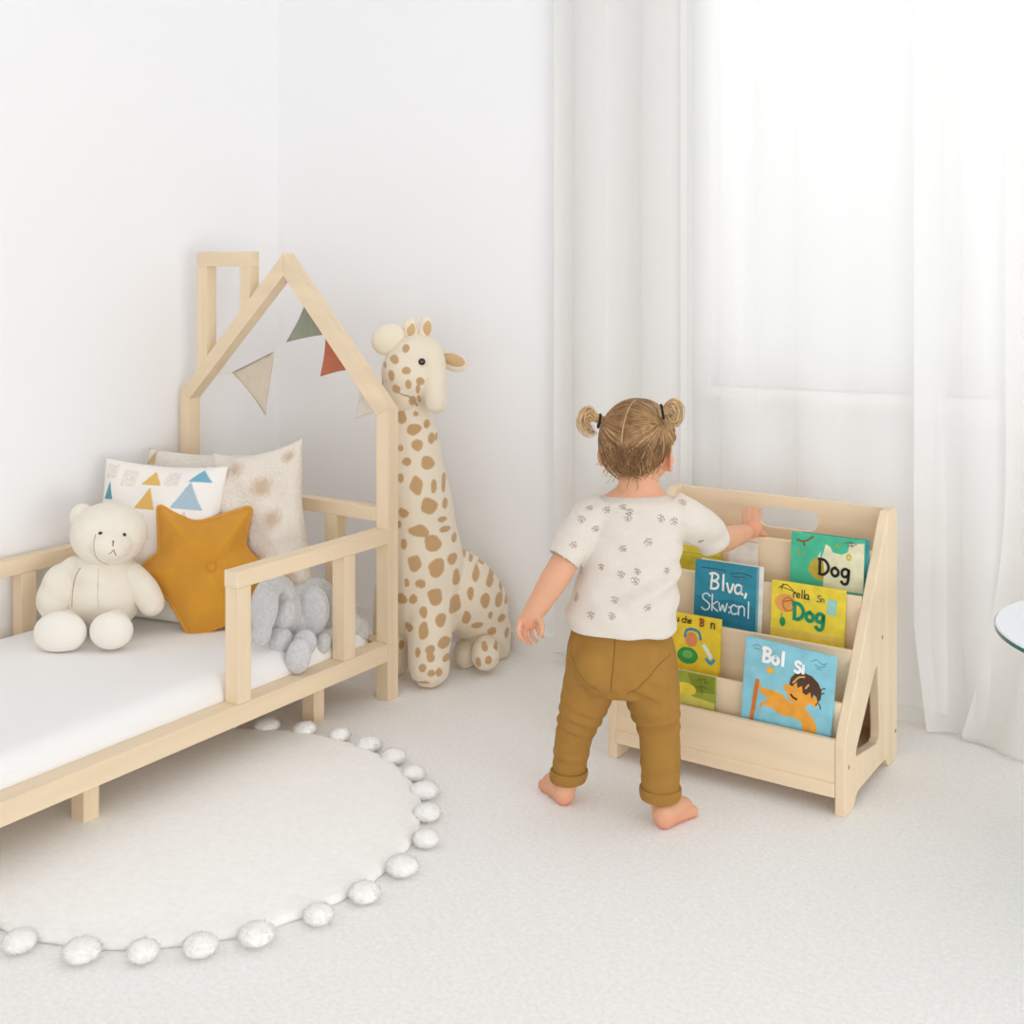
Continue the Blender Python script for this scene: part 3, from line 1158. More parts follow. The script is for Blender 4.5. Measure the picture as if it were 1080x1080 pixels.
for side, (px, py) in enumerate(((445, 381.5),)):
    o_ = gp_(px, py, -0.4)
    dr_ = (o_ - Vector((0, 0, H))).normalized()
    loc = ghb.ray_cast(o_, dr_)[0]
    if loc is None:
        continue
    bm = bmesh.new()
    ellipsoid(bm, loc, (0.0098, 0.006, 0.0098), VM, 3)
    e = obj('eye', bm, M['black'], gh)
    bm = bmesh.new()
    tube(bm, [loc - FW * 0.001 + VM @ Vector((0.0108 * math.cos(t), 0, 0.0108 * math.sin(t))) for t in np.linspace(0, 2 * PI, 24, endpoint=False)], 0.0022, 6, closed=True)
    obj('eyelid', bm, M['cream_f'], e)
    bm = bmesh.new()
    ellipsoid(bm, loc - FW * 0.0045, (0.0045, 0.0025, 0.0045), VM, 2)
    obj('iris', bm, M['eye_ring'], e)
bm = bmesh.new()
ellipsoid(bm, gp_(410, 358, -0.005), (19 * SG, 0.022, 16.5 * SG), VM @ Matrix.Rotation(R(-25), 3, 'Y'), 4)
ellipsoid(bm, gp_(422, 366, 0.0), (12 * SG, 0.022, 12 * SG), VM, 3)
link_mesh('ear', remeshed(bm, 0.003, 5), M['cream_f'], gh)
bm = bmesh.new()
ellipsoid(bm, gp_(478, 382, 0.02), (17 * SG, 0.018, 10 * SG), VM @ Matrix.Rotation(R(18), 3, 'Y'), 4)
ellipsoid(bm, gp_(468, 378, 0.02), (10 * SG, 0.02, 9 * SG), VM, 3)
er = link_mesh('ear', remeshed(bm, 0.003, 4), M['cream_f'], gh)
bm = bmesh.new()
ellipsoid(bm, gp_(478, 379.5, 0.004), (13 * SG, 0.008, 6.5 * SG), VM @ Matrix.Rotation(R(18), 3, 'Y'), 3)
obj('inner_ear', bm, M['tan_f'], er)
for pts, rad in (([(437, 362), (434, 350), (432, 342)], [8, 7.5, 8]), ([(446, 360), (449, 348), (449, 340)], [7.5, 7, 7.5])):
    bm = bmesh.new()
    limb(bm, [gp_(px, py, 0.0) for px, py in pts], [r * SG for r in rad], n=14)
    hr = link_mesh('horn', remeshed(bm, 0.003, 4), M['cream_f'], gh)
    bm = bmesh.new()
    px, py = pts[-1]
    ellipsoid(bm, gp_(px + 1.5, py + 6, -0.015), (4.5 * SG, 0.006, 8 * SG), VM, 3)
    obj('horn_tip', bm, M['tan_f'], hr)

# ---------------------------------------------------------------- rug
RC, RR = Vector((-1.829, 1.609, 0)), 0.447
rug = thing('round_rug', 'round ivory rug edged with fluffy pompoms beside the bed', 'rug', tuple(RC))
bm = bmesh.new()
prof = [(0.0, 0.017), (RR * 0.5, 0.017), (RR - 0.02, 0.0172), (RR - 0.009, 0.0155), (RR - 0.002, 0.011), (RR, 0.006), (RR - 0.004, 0.001), (0.0, 0.001)]
N = 160
rings = []
for r, z in prof:
    rings.append([bm.verts.new((RC.x + r * math.cos(2 * PI * k / N) * (1 + 0.003 * math.sin(k * 1.7)), RC.y + r * math.sin(2 * PI * k / N) * (1 + 0.003 * math.sin(k * 1.7)), z)) for k in range(N)] if r > 0 else [bm.verts.new((RC.x, RC.y, z))])
for a, b in zip(rings[:-1], rings[1:]):
    for k in range(N):
        k2 = (k + 1) % N
        if len(a) == 1:
            bm.faces.new((a[0], b[k], b[k2]))
        elif len(b) == 1:
            bm.faces.new((a[k], b[0], a[k2]))
        else:
            bm.faces.new((a[k], b[k], b[k2], a[k2]))
obj('pile', bm, M['rug'], rug)
bm = bmesh.new()
vs = ellipsoid(bm, (0, 0, 0), (0.0280, 0.0280, 0.0155), None, 5)
rg = np.random.default_rng(1)
for v in vs:
    v.co *= 0.93 + 0.03 * rg.random() + 0.02 * math.sin(v.co.x * 300) * math.sin(v.co.y * 280)
for k in range(900):
    d = Vector(rg.normal(size=3)).normalized()
    p = Vector((d.x * 0.0262, d.y * 0.0262, d.z * 0.0142))
    q = p * rg.uniform(1.08, 1.24) + Vector(rg.normal(size=3)) * 0.0011
    q.z = max(q.z, -0.0160)
    t = d.orthogonal().normalized() * 0.0007
    u = d.cross(t)
    tri_ = [bm.verts.new(p + t), bm.verts.new(p - t * 0.5 + u * 0.87), bm.verts.new(p - t * 0.5 - u * 0.87)]
    tip = bm.verts.new(q)
    for i in range(3):
        bm.faces.new((tri_[i], tri_[(i + 1) % 3], tip))
pom_me = bpy.data.meshes.new('pompom')
bm.to_mesh(pom_me)
bm.free()
pom_me.materials.append(M['pom'])
pom_me.polygons.foreach_set('use_smooth', [True] * len(pom_me.polygons))
angs = [-76.8, -63.1, -51.3, -40.6, -29.8, -16.7, -4.8, 8.2, 21.6, 34.6, 47.3, 58.4, 71, 82.6, 94, 106, 118, 130, 142, 154, 166, 178, 190, 202, 214, 226, 238, 249, 260, 271.5]
for i, an in enumerate(angs):
    o = bpy.data.objects.new('pompom', pom_me)
    COL.objects.link(o)
    o.parent = rug
    r = 0.474 if an < 30 or an > 200 else 0.458
    o.location = (r * math.cos(R(an)), r * math.sin(R(an)), 0.0165)
    o.rotation_euler = (0, 0, i * 1.3)
    k = 1 + 0.10 * math.sin(i * 2.1)
    o.scale = (k, k, 1)

# ---------------------------------------------------------------- bookcase
KX0, KX1 = -1.303, -0.762
KY0, KY1 = 2.340, 2.705
KT = 0.022
KH = 0.562
case = thing('bookcase', 'pale wooden front-facing bookcase with sloped sides and tiered shelves', 'bookcase', ((KX0 + KX1) / 2, (KY0 + KY1) / 2, 0))


def slope_y(z):
    return KY0 if z < 0.15 else KY0 + (z - 0.15) / (KH - 0.15) * 0.300


def side_outline():
    return [(KY0, 0.0), (KY0 + 0.055, 0.0), (KY0 + 0.075, 0.020), (KY0 + 0.085, 0.024), (KY1 - 0.095, 0.024), (KY1 - 0.085, 0.020), (KY1 - 0.065, 0.0), (KY1, 0.0),
            (KY1, KH - 0.006), (KY1 - 0.006, KH), (slope_y(KH) + 0.004, KH), (slope_y(KH - 0.02), KH - 0.02), (KY0 + 0.012, 0.168), (KY0, 0.14)]


HOLE = [(KY0 + 0.078, 0.098), (KY0 + 0.215, 0.078), (KY0 + 0.232, 0.086), (KY0 + 0.234, 0.10), (KY0 + 0.222, 0.235), (KY0 + 0.214, 0.247), (KY0 + 0.205, 0.243), (KY0 + 0.072, 0.112), (KY0 + 0.070, 0.103)]


def holed(bm, outer, hole, axis, a, b, bev=0.0):
    """prism with a hole: bridge the two loops with triangle fill"""
    def mk(p, q):
        return {0: (q, p[0], p[1]), 1: (p[0], q, p[1])}[axis]
    L = []
    for q in (a, b):
        vo = [bm.verts.new(mk(p, q)) for p in outer]
        vh = [bm.verts.new(mk(p, q)) for p in hole]
        eo = [bm.edges.new((vo[i], vo[(i + 1) % len(vo)])) for i in range(len(vo))]
        eh = [bm.edges.new((vh[i], vh[(i + 1) % len(vh)])) for i in range(len(vh))]
        bmesh.ops.triangle_fill(bm, use_beauty=True, use_dissolve=False, edges=eo + eh)
        L.append((vo, vh))
    for k in (0, 1):
        p, q = L[0][k], L[1][k]
        n = len(p)
        for i in range(n):
            bm.faces.new((p[i], p[(i + 1) % n], q[(i + 1) % n], q[i]))


for x0 in (KX0, KX1 - KT):
    bm = bmesh.new()
    holed(bm, side_outline(), HOLE, 0, x0, x0 + KT)
    sp = obj('side_panel', bm, WZ, case, smooth=False)
    bv = sp.modifiers.new('edge', 'BEVEL')
    bv.width = 0.003
    bv.segments = 2
    bv.limit_method = 'ANGLE'
    xs = x0 + KT if x0 > -1 else x0
    sg = 1 if x0 > -1 else -1
    for y, z in ((2.59, 0.298), (2.690, 0.062), (2.362, 0.095)):
        bm = bmesh.new()
        tube(bm, [(xs - sg * 0.002, y, z), (xs + sg * 0.0006, y, z)], 0.0045, 14)
        obj('screw_cap', bm, M['dark_in'], sp)
IX0, IX1 = KX0 + KT, KX1 - KT
bx('front_panel', WX, case, IX0, IX1, KY0 + 0.002, KY0 + 0.016, 0.062, 0.150, 0.002)
bx('kick_board', WX, case, IX0, IX1, KY0 - 0.003, KY0 + 0.016, 0.036, 0.064, 0.002)
bx('floor_panel', WX, case, IX0, IX1, KY0 + 0.016, KY1 - 0.02, 0.05, 0.062, 0.001)


def divider(y, ztop, zbot, lean=0.0):
    bm = bmesh.new()
    t = 0.011
    dz = ztop - zbot
    prism(bm, [(y - t / 2 - lean, zbot), (y + t / 2 - lean, zbot), (y + t / 2, ztop), (y - t / 2, ztop)], 0, IX0, IX1, 0.0015)
    obj('shelf_divider', bm, WX, case, smooth=False)


DIV = [(2.384, 0.213, 0.062), (2.447, 0.304, 0.130), (2.515, 0.400, 0.22), (2.582, 0.484, 0.315)]
for y, zt, zb in DIV:
    divider(y, zt, zb)
TIER = [0.062, 0.148, 0.238, 0.333, 0.40]
for k in range(4):
    y1 = DIV[k + 1][0] if k < 3 else 2.678
    bx('shelf_bottom', WX, case, IX0, IX1, DIV[k][0] + 0.0055, y1 - 0.0055, TIER[k + 1] - 0.01, TIER[k + 1], 0.001)
# back panel with a handle slot
bm = bmesh.new()
hx0, hx1, hz = -1.082, -0.934, 0.511
hr = 0.024
hole = []
for k in range(9):
    t = PI / 2 + PI * k / 8
    hole.append((hx0 + hr + hr * math.cos(t), hz + hr * math.sin(t)))
for k in range(9):
    t = -PI / 2 + PI * k / 8
    hole.append((hx1 - hr + hr * math.cos(t), hz + hr * math.sin(t)))
holed(bm, [(IX0, 0.05), (IX1, 0.05), (IX1, KH), (IX0, KH)], hole, 1, 2.676, 2.690)
bkp = obj('back_panel', bm, WX, case, smooth=False)


# ---------------------------------------------------------------- lettering strokes
GL = {
    'B': [[(0.05, 0), (0.08, 0.5), (0.12, 1)], [(-.05, .93), (.2, 1.02), (.5, .92), (.52, .72), (.35, .56), (.12, .52)], [(.14, .52), (.45, .46), (.56, .28), (.42, .06), (.05, .0)]],
    'l': [[(.2, 1), (.2, 0)]],
    'v': [[(0, .55), (.2, 0), (.42, .55)]],
    'a': [[(.42, .5), (.2, .56), (.02, .36), (.06, .08), (.26, .02), (.42, .2), (.44, .52), (.44, .1), (.55, .0)]],
    'o': [[(.25, .55), (.05, .42), (.02, .18), (.2, .0), (.42, .1), (.46, .36), (.25, .55)]],
    'D': [[(.05, 0), (.05, 1)], [(-.04, .98), (.35, .95), (.62, .62), (.58, .25), (.3, .0), (.0, .02)]],
    'g': [[(.46, .48), (.25, .56), (.04, .4), (.06, .12), (.26, .04), (.44, .2), (.48, .54), (.46, -.1), (.36, -.38), (.14, -.42), (.0, -.28)]],
    'S': [[(.55, .86), (.35, 1), (.1, .9), (.08, .66), (.3, .52), (.52, .36), (.5, .1), (.25, -.04), (.0, .08)]],
    'k': [[(.1, 1), (.1, 0)], [(.45, .6), (.12, .3), (.5, .0)]],
    'w': [[(.0, .55), (.1, .05), (.26, .45), (.4, .05), (.55, .58)]],
    ':': [[(.1, .4), (.1, .34)], [(.1, .08), (.1, .02)]],
    'c': [[(.42, .48), (.22, .56), (.03, .34), (.1, .06), (.28, .0), (.44, .08)]],
    'n': [[(.05, .55), (.05, 0)], [(.05, .4), (.25, .56), (.42, .45), (.44, 0)]],
    '|': [[(.2, .9), (.2, -.1)]],
    'r': [[(.08, .52), (.08, 0)], [(.08, .36), (.22, .52), (.36, .5)]],
    'e': [[(.04, .3), (.42, .32), (.36, .52), (.16, .54), (.03, .3), (.14, .03), (.42, .1)]],
    'i': [[(.12, .52), (.12, 0)], [(.12, .76), (.12, .72)]],
    '.': [[(.08, .04), (.1, .0)]],
    'h': [[(.06, .95), (.06, 0)], [(.06, .36), (.24, .54), (.4, .42), (.42, 0)]],
    'u': [[(.04, .54), (.06, .14), (.22, .0), (.4, .14)], [(.42, .55), (.44, .0)]],
    'N': [[(.05, 0), (.08, .95), (.5, .05), (.55, .98)]],
    'F': [[(.1, 0), (.1, 1)], [(-.1, .9), (.2, 1.02), (.55, .95)], [(.1, .55), (.42, .55)]],
    '/': [[(.0, -.05), (.4, .8)]],
    ',': [[(.12, .1), (.04, -.18)]],
}


def word(text, x, y, h, gap=0.12, slant=0.0):
    out = []
    for ch in text:
        if ch == ' ':
            x += 0.4 * h
            continue
        w = 0
        for st in GL[ch]:
            out.append([(x + (p[0] + slant * p[1]) * h, y + p[1] * h) for p in st])
            w = max(w, max(p[0] for p in st))
        x += (w + gap) * h
    return out


def disc_pts(cx, cy, rx, ry, n=18, jag=0.0, seed=0, a0=0):
    rg = np.random.default_rng(seed)
    return [(cx + rx * math.cos(a0 + 2 * PI * k / n) * (1 + jag * rg.normal()), cy + ry * math.sin(a0 + 2 * PI * k / n) * (1 + jag * rg.normal())) for k in range(n)]


PAINTS = {}


def paintm(rgb, vary=0.10):
    k = tuple(rgb)
    if k not in PAINTS:
        PAINTS[k] = material('paint_%d_%d_%d' % k, rgb, 0.6, vary=vary, vscale=38, spec=0.3, bump=0.15, bscale=200)
    return PAINTS[k]


def seat(tier, ztop, thick, tilt):
    # y and z of the lower front edge of a book leaning on the divider behind its tier
    z = TIER[tier] + 0.001 + thick * math.sin(R(tilt))
    yd, zd = (DIV[tier][0] - 0.006, DIV[tier][1]) if tier < 4 else (2.675, KH)
    return yd - thick * math.cos(R(tilt)) - math.tan(R(tilt)) * (min(ztop, zd) - z) - 0.0008, z


def book(label, x0, w, tier, ztop, zvis, tilt, cover, art, thick=0.010, roll=0.0, yoff=0.0):
    """picture book leaning back. art: list of ('fill', rgb, pts) or ('line', rgb, width, strokes) in cover units 0..w, 0..h (metres)"""
    y, z = seat(tier, ztop, thick, tilt)
    h = (ztop - z) / math.cos(R(tilt))
    y += yoff
    T = Matrix.Translation((x0, y, z)) @ Matrix.Rotation(-R(tilt), 4, 'X') @ Matrix.Rotation(roll, 4, 'Y')
    # cover lies in local x,z, front faces -y
    b = thing('picture_book', label, 'book', (x0 + w / 2, y, z), 'picture books in the bookcase')
    mats = [paintm(cover)]
    bm = bmesh.new()
    box(bm, 0, w, 0, 0.0018, 0, h, 0.0006, 0)
    lift = 0.0
    for it in art:
        mt = paintm(it[1])
        if mt not in mats:
            mats.append(mt)
        mi = mats.index(mt)
        lift += 0.00009
        if it[0] == 'fill':
            vs = [bm.verts.new((min(max(p[0], 0.0004), w - 0.0004), -lift, min(max(p[1], 0.0004), h - 0.0004))) for p in it[2]]
            for t3 in tessellate_polygon([[v.co.copy() for v in vs]]):
                bm.faces.new([vs[q] for q in t3]).material_index = mi
        else:
            for st in it[3]:
                lift += 0.00005
                P = catmull([Vector((p[0], 0, p[1])) for p in st], 5) if len(st) > 2 else [Vector((p[0], 0, p[1])) for p in st]
                L = []
                for i, p in enumerate(P):
                    t = P[min(i + 1, len(P) - 1)] - P[max(i - 1, 0)]
                    if t.length < 1e-9:
                        continue
                    t.normalize()
                    s = Vector((-t.z, 0, t.x)) * it[2] / 2
                    if i == 0:
                        p = p - t * it[2] * 0.3
                    if i == len(P) - 1:
                        p = p + t * it[2] * 0.3
                    vv = []
                    for q in (p + s, p - s):
                        vv.append(bm.verts.new((min(max(q.x, 0.0003), w - 0.0003), -lift, min(max(q.z, 0.0003), h - 0.0003))))
                    L.append(vv)
                for a, c in zip(L[:-1], L[1:]):
                    bm.faces.new((a[0], a[1], c[1], c[0])).material_index = mi
    me = bpy.data.meshes.new('cover')
    # no global recalc: art faces must look forward
    for f in bm.faces:
        f.normal_update()
        if len(f.verts) and all(v.co.y < -1e-6 for v in f.verts) and f.normal.y > 0:
            f.normal_flip()
    bm.to_mesh(me)
    bm.free()
    me.transform(T)
    link_mesh('cover', me, mats, b, smooth=False)
    bm = bmesh.new()
    box(bm, 0.002, w - 0.002, 0.0018, thick - 0.0018, 0.002, h - 0.0015, 0)
    bmesh.ops.transform(bm, matrix=T, verts=bm.verts[:])
    obj('pages', bm, M['paper'], b, smooth=False)
    bm = bmesh.new()
    box(bm, 0, w, thick - 0.0018, thick, 0, h, 0.0006)
    bmesh.ops.transform(bm, matrix=T, verts=bm.verts[:])
    obj('back_cover', bm, paintm(cover), b, smooth=False)
    return b


WHITE, INK = (238, 238, 232), (44, 36, 32)
# 1 big light blue book, front tray: w .192 h .20 (below the tray edge it goes on)
def layout(width, tier, ztop, zvis, tilt=5, thick=0.008):
    """set the cover frame: pictures are laid out over the part that shows above the ledge"""
    global w, base, hv, spec
    z = seat(tier, ztop, thick, tilt)[1]
    w, base, hv = width, (zvis - z) / math.cos(R(tilt)), (ztop - zvis) / math.cos(R(tilt))
    spec = (tier, ztop, zvis, tilt)


def U(pts):
    return [(a * w, base + b * hv) for a, b in pts]


def wd(text, x, y, size, gap):
    return word(text, x * w, base + y * hv, size * hv, gap)


layout(0.195, 0, 0.318, 0.146, 3)


boy = (236, 164, 62)
art = [
    ('fill', boy, U([(.16, .52), (.22, .42), (.33, .43), (.45, .41), (.5, .36), (.56, .33), (.68, .36), (.72, .30), (.80, .22), (.85, .12), (.84, .04), (.70, .04), (.68, .13), (.60, .17), (.5, .16), (.42, .16), (.36, .21), (.24, .22), (.20, .14), (.22, .25), (.30, .29), (.26, .33), (.2, .37), (.16, .44)])),
    ('fill', boy, U(disc_pts(.64, .47, .145, .155, 22, 0.02, 3))),
    ('fill', boy, U(disc_pts(.49, .50, .035, .045, 12))),
    ('fill', boy, U(disc_pts(.80, .42, .045, .06, 12))),
    ('fill', (84, 58, 40), U([(.52, .55), (.53, .63), (.58, .70), (.67, .73), (.76, .71), (.83, .65), (.87, .57), (.87, .47), (.84, .42), (.82, .48), (.79, .50), (.77, .44), (.75, .52), (.71, .47), (.67, .49), (.66, .57), (.61, .53), (.60, .60), (.55, .53)])),
    ('line', (84, 58, 40), 0.0022, [U([(.85, .56), (.89, .60), (.91, .60)]), U([(.84, .42), (.87, .38), (.87, .35)]), U([(.83, .41), (.82, .38)]), U([(.86, .52), (.9, .55)])]),
    ('line', (214, 172, 108), 0.0035, [U([(.56, .58), (.62, .66), (.68, .68)]), U([(.7, .55), (.73, .60)])]),
    ('line', INK, 0.004, [U([(.545, .435), (.575, .405), (.61, .395)])]),
    ('line', (210, 120, 40), 0.0085, [U([(.165, .50), (.15, .35), (.14, .18), (.12, .0)])]),
    ('fill', (236, 176, 66), U(disc_pts(.30, .66, .044, .042, 20))),
    ('line', (250, 250, 248), 0.0070, wd('Bol', .21, .75, .165, .16)),
    ('line', (250, 250, 248), 0.0062, wd('Si', .57, .72, .125, .16)),
    ('line', (70, 90, 96), 0.0009, [U([(.08, .90), (.14, .93), (.2, .91)]), U([(.1, .88), (.18, .88)]), U([(.74, .88), (.80, .92), (.86, .88), (.92, .91)]), U([(.78, .86), (.84, .84), (.9, .87)]), U([(.8, .82), (.85, .81)])]),
]
book('large light blue picture book with a dark haired boy, front tray', -1.000, w, *spec, (138, 200, 216), art, 0.008, roll=R(3.0))
# 2 lime book
layout(0.110, 0, 0.216, 0.146, 3, 0.007)
art = [('fill', (126, 140, 40), U([(.55, .45), (1, .5), (1, 1), (.4, 1)])),
       ('fill', (206, 196, 96), U([(0, 0), (1, 0), (1, .22), (.5, .3), (0, .3)])),
       ('fill', (226, 204, 66), U(disc_pts(.36, .48, .24, .2, 20))),
       ('line', (70, 80, 24), 0.0014, [U([(.62, .8), (.68, .88), (.7, .78)]), U([(.72, .86), (.8, .9), (.78, .78), (.88, .84)]), U([(.7, .7), (.72, .55), (.74, .42)]), U([(.6, .6), (.74, .66), (.84, .6)])])]
book('small lime green picture book with a yellow ball, beside the child\'s knee', -1.166, w, *spec, (152, 164, 62), art, 0.007)
# 3 yellow book with blue cap child
layout(0.128, 1, 0.323, 0.208)
art = [('fill', (222, 140, 90), U(disc_pts(.46, .53, .12, .14, 16))),
       ('line', (50, 140, 180), 0.006, [U([(.34, .56), (.36, .68), (.47, .73), (.6, .69), (.64, .56)])]),
       ('fill', (60, 150, 70), U(disc_pts(.40, .22, .2, .16, 16, .03))),
       ('fill', (106, 180, 90), U(disc_pts(.40, .24, .10, .08, 12))),
       ('line', (226, 238, 236), 0.009, [U([(.70, .46), (.78, .36), (.84, .26)])]),
       ('line', (60, 150, 200), 0.007, [U([(.76, .22), (.84, .15), (.9, .22)])]),
       ('line', (70, 54, 40), 0.0024, wd('u che', .16, .83, .13, .12)),
       ('line', (150, 84, 44), 0.0042, wd('B', .62, .82, .13, .1)),
       ('line', (70, 70, 60), 0.003, wd('n', .82, .81, .18, .1))]
book('yellow picture book with a blue capped child, second tier beside the child', -1.199, w, *spec, (232, 202, 52), art, 0.008)
# 4 teal
layout(0.150, 2, 0.433, 0.300, 5, 0.010)
art = [('fill', (36, 120, 146), U([(0, 0), (1, 0), (1, .35), (.6, .42), (.3, .35), (0, .42)])),
       ('line', (70, 84, 84), 0.0022, [U([(.1, .88), (.3, .885), (.5, .88)]), U([(.58, .84), (.75, .88), (.92, .85)]), U([(.62, .8), (.8, .82)]), U([(.3, .86), (.32, .83)])]),
       ('line', WHITE, 0.0052, wd('Bl', .26, .55, .26, .14)),
       ('line', WHITE, 0.0050, wd('va,', .53, .53, .27, .10)),
       ('line', (206, 224, 228), 0.0036, wd('Skw:cn|', .13, .19, .27, .06))]
book('teal picture book with white hand lettering, third tier beside the child', -1.160, w, *spec, (48, 138, 162), art, 0.010, yoff=-0.0065)
layout(0.150, 2, 0.434, 0.300, 5, 0.005)
book('thin white book edging out from behind the teal one', -1.151, w, *spec, (236, 234, 226), [('fill', (228, 226, 218), U([(.2, .2), (.8, .2), (.8, .8), (.2, .8)]))], 0.005)
# 5 yellow Dog
layout(0.165, 2, 0.411, 0.298)
art = [('fill', (222, 196, 92), U([(0, 0), (1, 0), (1, .12), (0, .10)])),
       ('fill', (232, 166, 90), U(disc_pts(.20, .60, .15, .17, 16, .05, 2))),
       ('line', (196, 110, 62), 0.003, [U(disc_pts(.24, .58, .075, .13, 12, .04, 4)), U([(.18, .62), (.28, .66), (.3, .56)])]),
       ('fill', (154, 206, 196), U([(.76, .52), (.88, .5), (.9, .78), (.77, .8)])),
       ('line', (60, 48, 44), 0.0016, [U([(.1, .86), (.2, .95), (.3, .86)]), U([(.12, .9), (.34, .83)]), U([(.16, .96), (.14, .84)])]),
       ('line', (84, 70, 50), 0.0026, wd('rella', .30, .73, .16, .08)),
       ('line', (104, 98, 70), 0.002, wd('.Sn', .62, .72, .12, .08)),
       ('line', (22, 142, 104), 0.0078, wd('Dog', .32, .33, .30, .20)),
       ('fill', (40, 150, 84), U(disc_pts(.17, .24, .04, .09, 12))),
       ('line', (60, 90, 60), 0.0012, [U([(.15, .4), (.16, .32)])])]
book('yellow picture book with green lettering, middle tier of the bookcase', -0.979, w, *spec, (234, 210, 66), art, 0.008)
# 6 green and white Dog
layout(0.165, 3, 0.509, 0.395)
art = [('fill', (228, 224, 190), U([(.46, 0), (.46, .22), (.40, .50), (.44, .62), (.48, .84), (.54, .80), (.58, .70), (.70, .68), (.78, .74), (.80, .90), (1, .94), (1, 0)])),
       ('fill', (206, 224, 204), U([(.30, .3), (.36, .55), (.42, .7), (.40, .46), (.36, .25)])),
       ('fill', (186, 164, 62), U([(.24, .30), (.28, .46), (.36, .58), (.44, .56), (.47, .36), (.46, .12), (.36, .14), (.30, .22)])),
       ('line', (132, 98, 48), 0.0042, [U([(.08, .86), (.18, .84), (.26, .9), (.30, .95)]), U([(.17, .84), (.19, .76)])]),
       ('line', (176, 168, 70), 0.0026, [U([(.08, .66), (.12, .62), (.1, .56)]), U([(.16, .62), (.2, .6)]), U([(.62, .83), (.64, .87), (.66, .82), (.63, .82)])]),
       ('line', (110, 84, 60), 0.0014, [U([(.72, .90), (.82, .93), (.9, .90)]), U([(.78, .86), (.88, .88)]), U([(.82, .95), (.84, .84)])]),
       ('line', (206, 190, 74), 0.004, [U(disc_pts(.80, .65, .025, .05, 10))]),
       ('line', INK, 0.0062, wd('Dog', .40, .26, .29, .22))]
book('green and cream picture book with black lettering, top tier of the bookcase', -0.957, w, *spec, (72, 186, 148), art, 0.008, yoff=-0.006)
# 7 blue book behind it
layout(0.150, 3, 0.509, 0.395, 5, 0.0045)
art = [('fill', (74, 150, 164), U([(.8, .3), (1, .2), (1, 1), (.85, 1)])), ('fill', (34, 108, 122), U([(.84, 0), (1, 0), (1, .3), (.9, .4)]))]
book('teal blue book peeking out behind the green and cream one', -0.9345, w, *spec, (56, 140, 156), art, 0.0045)
# 8 yellow book behind the sleeve
layout(0.110, 3, 0.442, 0.400)
art = [('fill', (204, 186, 52), U([(0, 0), (1, 0), (1, .5), (0, .55)])), ('line', (178, 160, 50), 0.002, [U([(0, .62), (.5, .66), (1, .6)])])]
book('mustard yellow book half hidden behind the child\'s right sleeve', -1.240, w, *spec, (214, 196, 60), art, 0.008)
# 9 pale booklet
layout(0.070, 3, 0.470, 0.400, 3, 0.006)
art = [('fill', (226, 220, 210), U([(0, .2), (.8, .1), (1, .8), (.2, .9)]))]
book('thin pale booklet under the child\'s reaching forearm', -1.110, w, *spec, (222, 214, 202), art, 0.006)

# ---------------------------------------------------------------- glass table
M['tglass'] = material('frosted_white_glass', (236, 239, 244), 0.12, spec=0.6)
M['tedge'] = material('green_glass_edge', (30, 110, 104), 0.15, spec=0.7)
tc0 = Vector((-0.205, 2.365, 0))
TR_ = 0.275
tab = thing('side_table', 'round white glass side table cut by the right edge of the view', 'table', (tc0.x, tc0.y, 0))
bm = bmesh.new()
bmesh.ops.create_cone(bm, cap_ends=True, segments=96, radius1=TR_, radius2=TR_, depth=0.007, matrix=Matrix.Translation((tc0.x, tc0.y, 0.4465)))
obj('table_edge', bm, M['tedge'], tab, smooth=False)['label'] = 'green glass edge'
bm = bmesh.new()
bmesh.ops.create_cone(bm, cap_ends=True, segments=96, radius1=TR_ - 0.001, radius2=TR_ - 0.003, depth=0.003, matrix=Matrix.Translation((tc0.x, tc0.y, 0.4515)))
obj('table_top', bm, M['tglass'], tab, smooth=False)
bm = bmesh.new()
tube(bm, [(tc0.x, tc0.y, 0.012), (tc0.x, tc0.y, 0.443)], 0.02, 20)
obj('stem', bm, M['base'], tab)
bm = bmesh.new()
bmesh.ops.create_cone(bm, cap_ends=True, segments=48, radius1=0.15, radius2=0.14, depth=0.012, matrix=Matrix.Translation((tc0.x, tc0.y, 0.006)))
obj('foot', bm, M['base'], tab, smooth=False)

# ---------------------------------------------------------------- the child
def onfloor(px, py, z=0.0):
    d = F * (H - z) / (py - HZ)
    return at(px, py, d)


kid = thing('person', 'toddler in floral top and ochre trousers seen from behind, reaching into the bookcase', 'person', tuple(onfloor(655, 858)))
PX = 2.40 / F


def frame(yaw):
    f = FW * math.cos(R(yaw)) + RT * math.sin(R(yaw))
    r = RT * math.cos(R(yaw)) - FW * math.sin(R(yaw))
    return r, f


tr_, tf_ = frame(12)
hr_, hf_ = frame(28)
HM = Matrix((hr_, hf_, UP)).transposed()
HC = at(672.5, 466, 2.43)                 # middle of the head
SK = (0.071, 0.081, 0.080)

bm = bmesh.new()
ellipsoid(bm, HC + UP * 0.004, SK, HM, 4)
ellipsoid(bm, HC + hf_ * 0.028 - UP * 0.034, (0.056, 0.052, 0.055), HM, 4)          # lower face
ellipsoid(bm, HC + hf_ * 0.050 - UP * 0.072, (0.022, 0.020, 0.018), HM, 3)          # chin
for s in (1, -1):
    ellipsoid(bm, HC + hf_ * 0.050 - UP * 0.042 + hr_ * (0.033 * s), (0.026, 0.024, 0.024), HM, 3)   # cheeks
ellipsoid(bm, HC + hf_ * 0.086 - UP * 0.028, (0.010, 0.011, 0.010), HM, 3)          # nose
ellipsoid(bm, HC + hf_ * 0.078 - UP * 0.055, (0.017, 0.009, 0.0055), HM, 3)         # lips
ellipsoid(bm, HC + hf_ * 0.077 - UP * 0.062, (0.014, 0.009, 0.005), HM, 3)
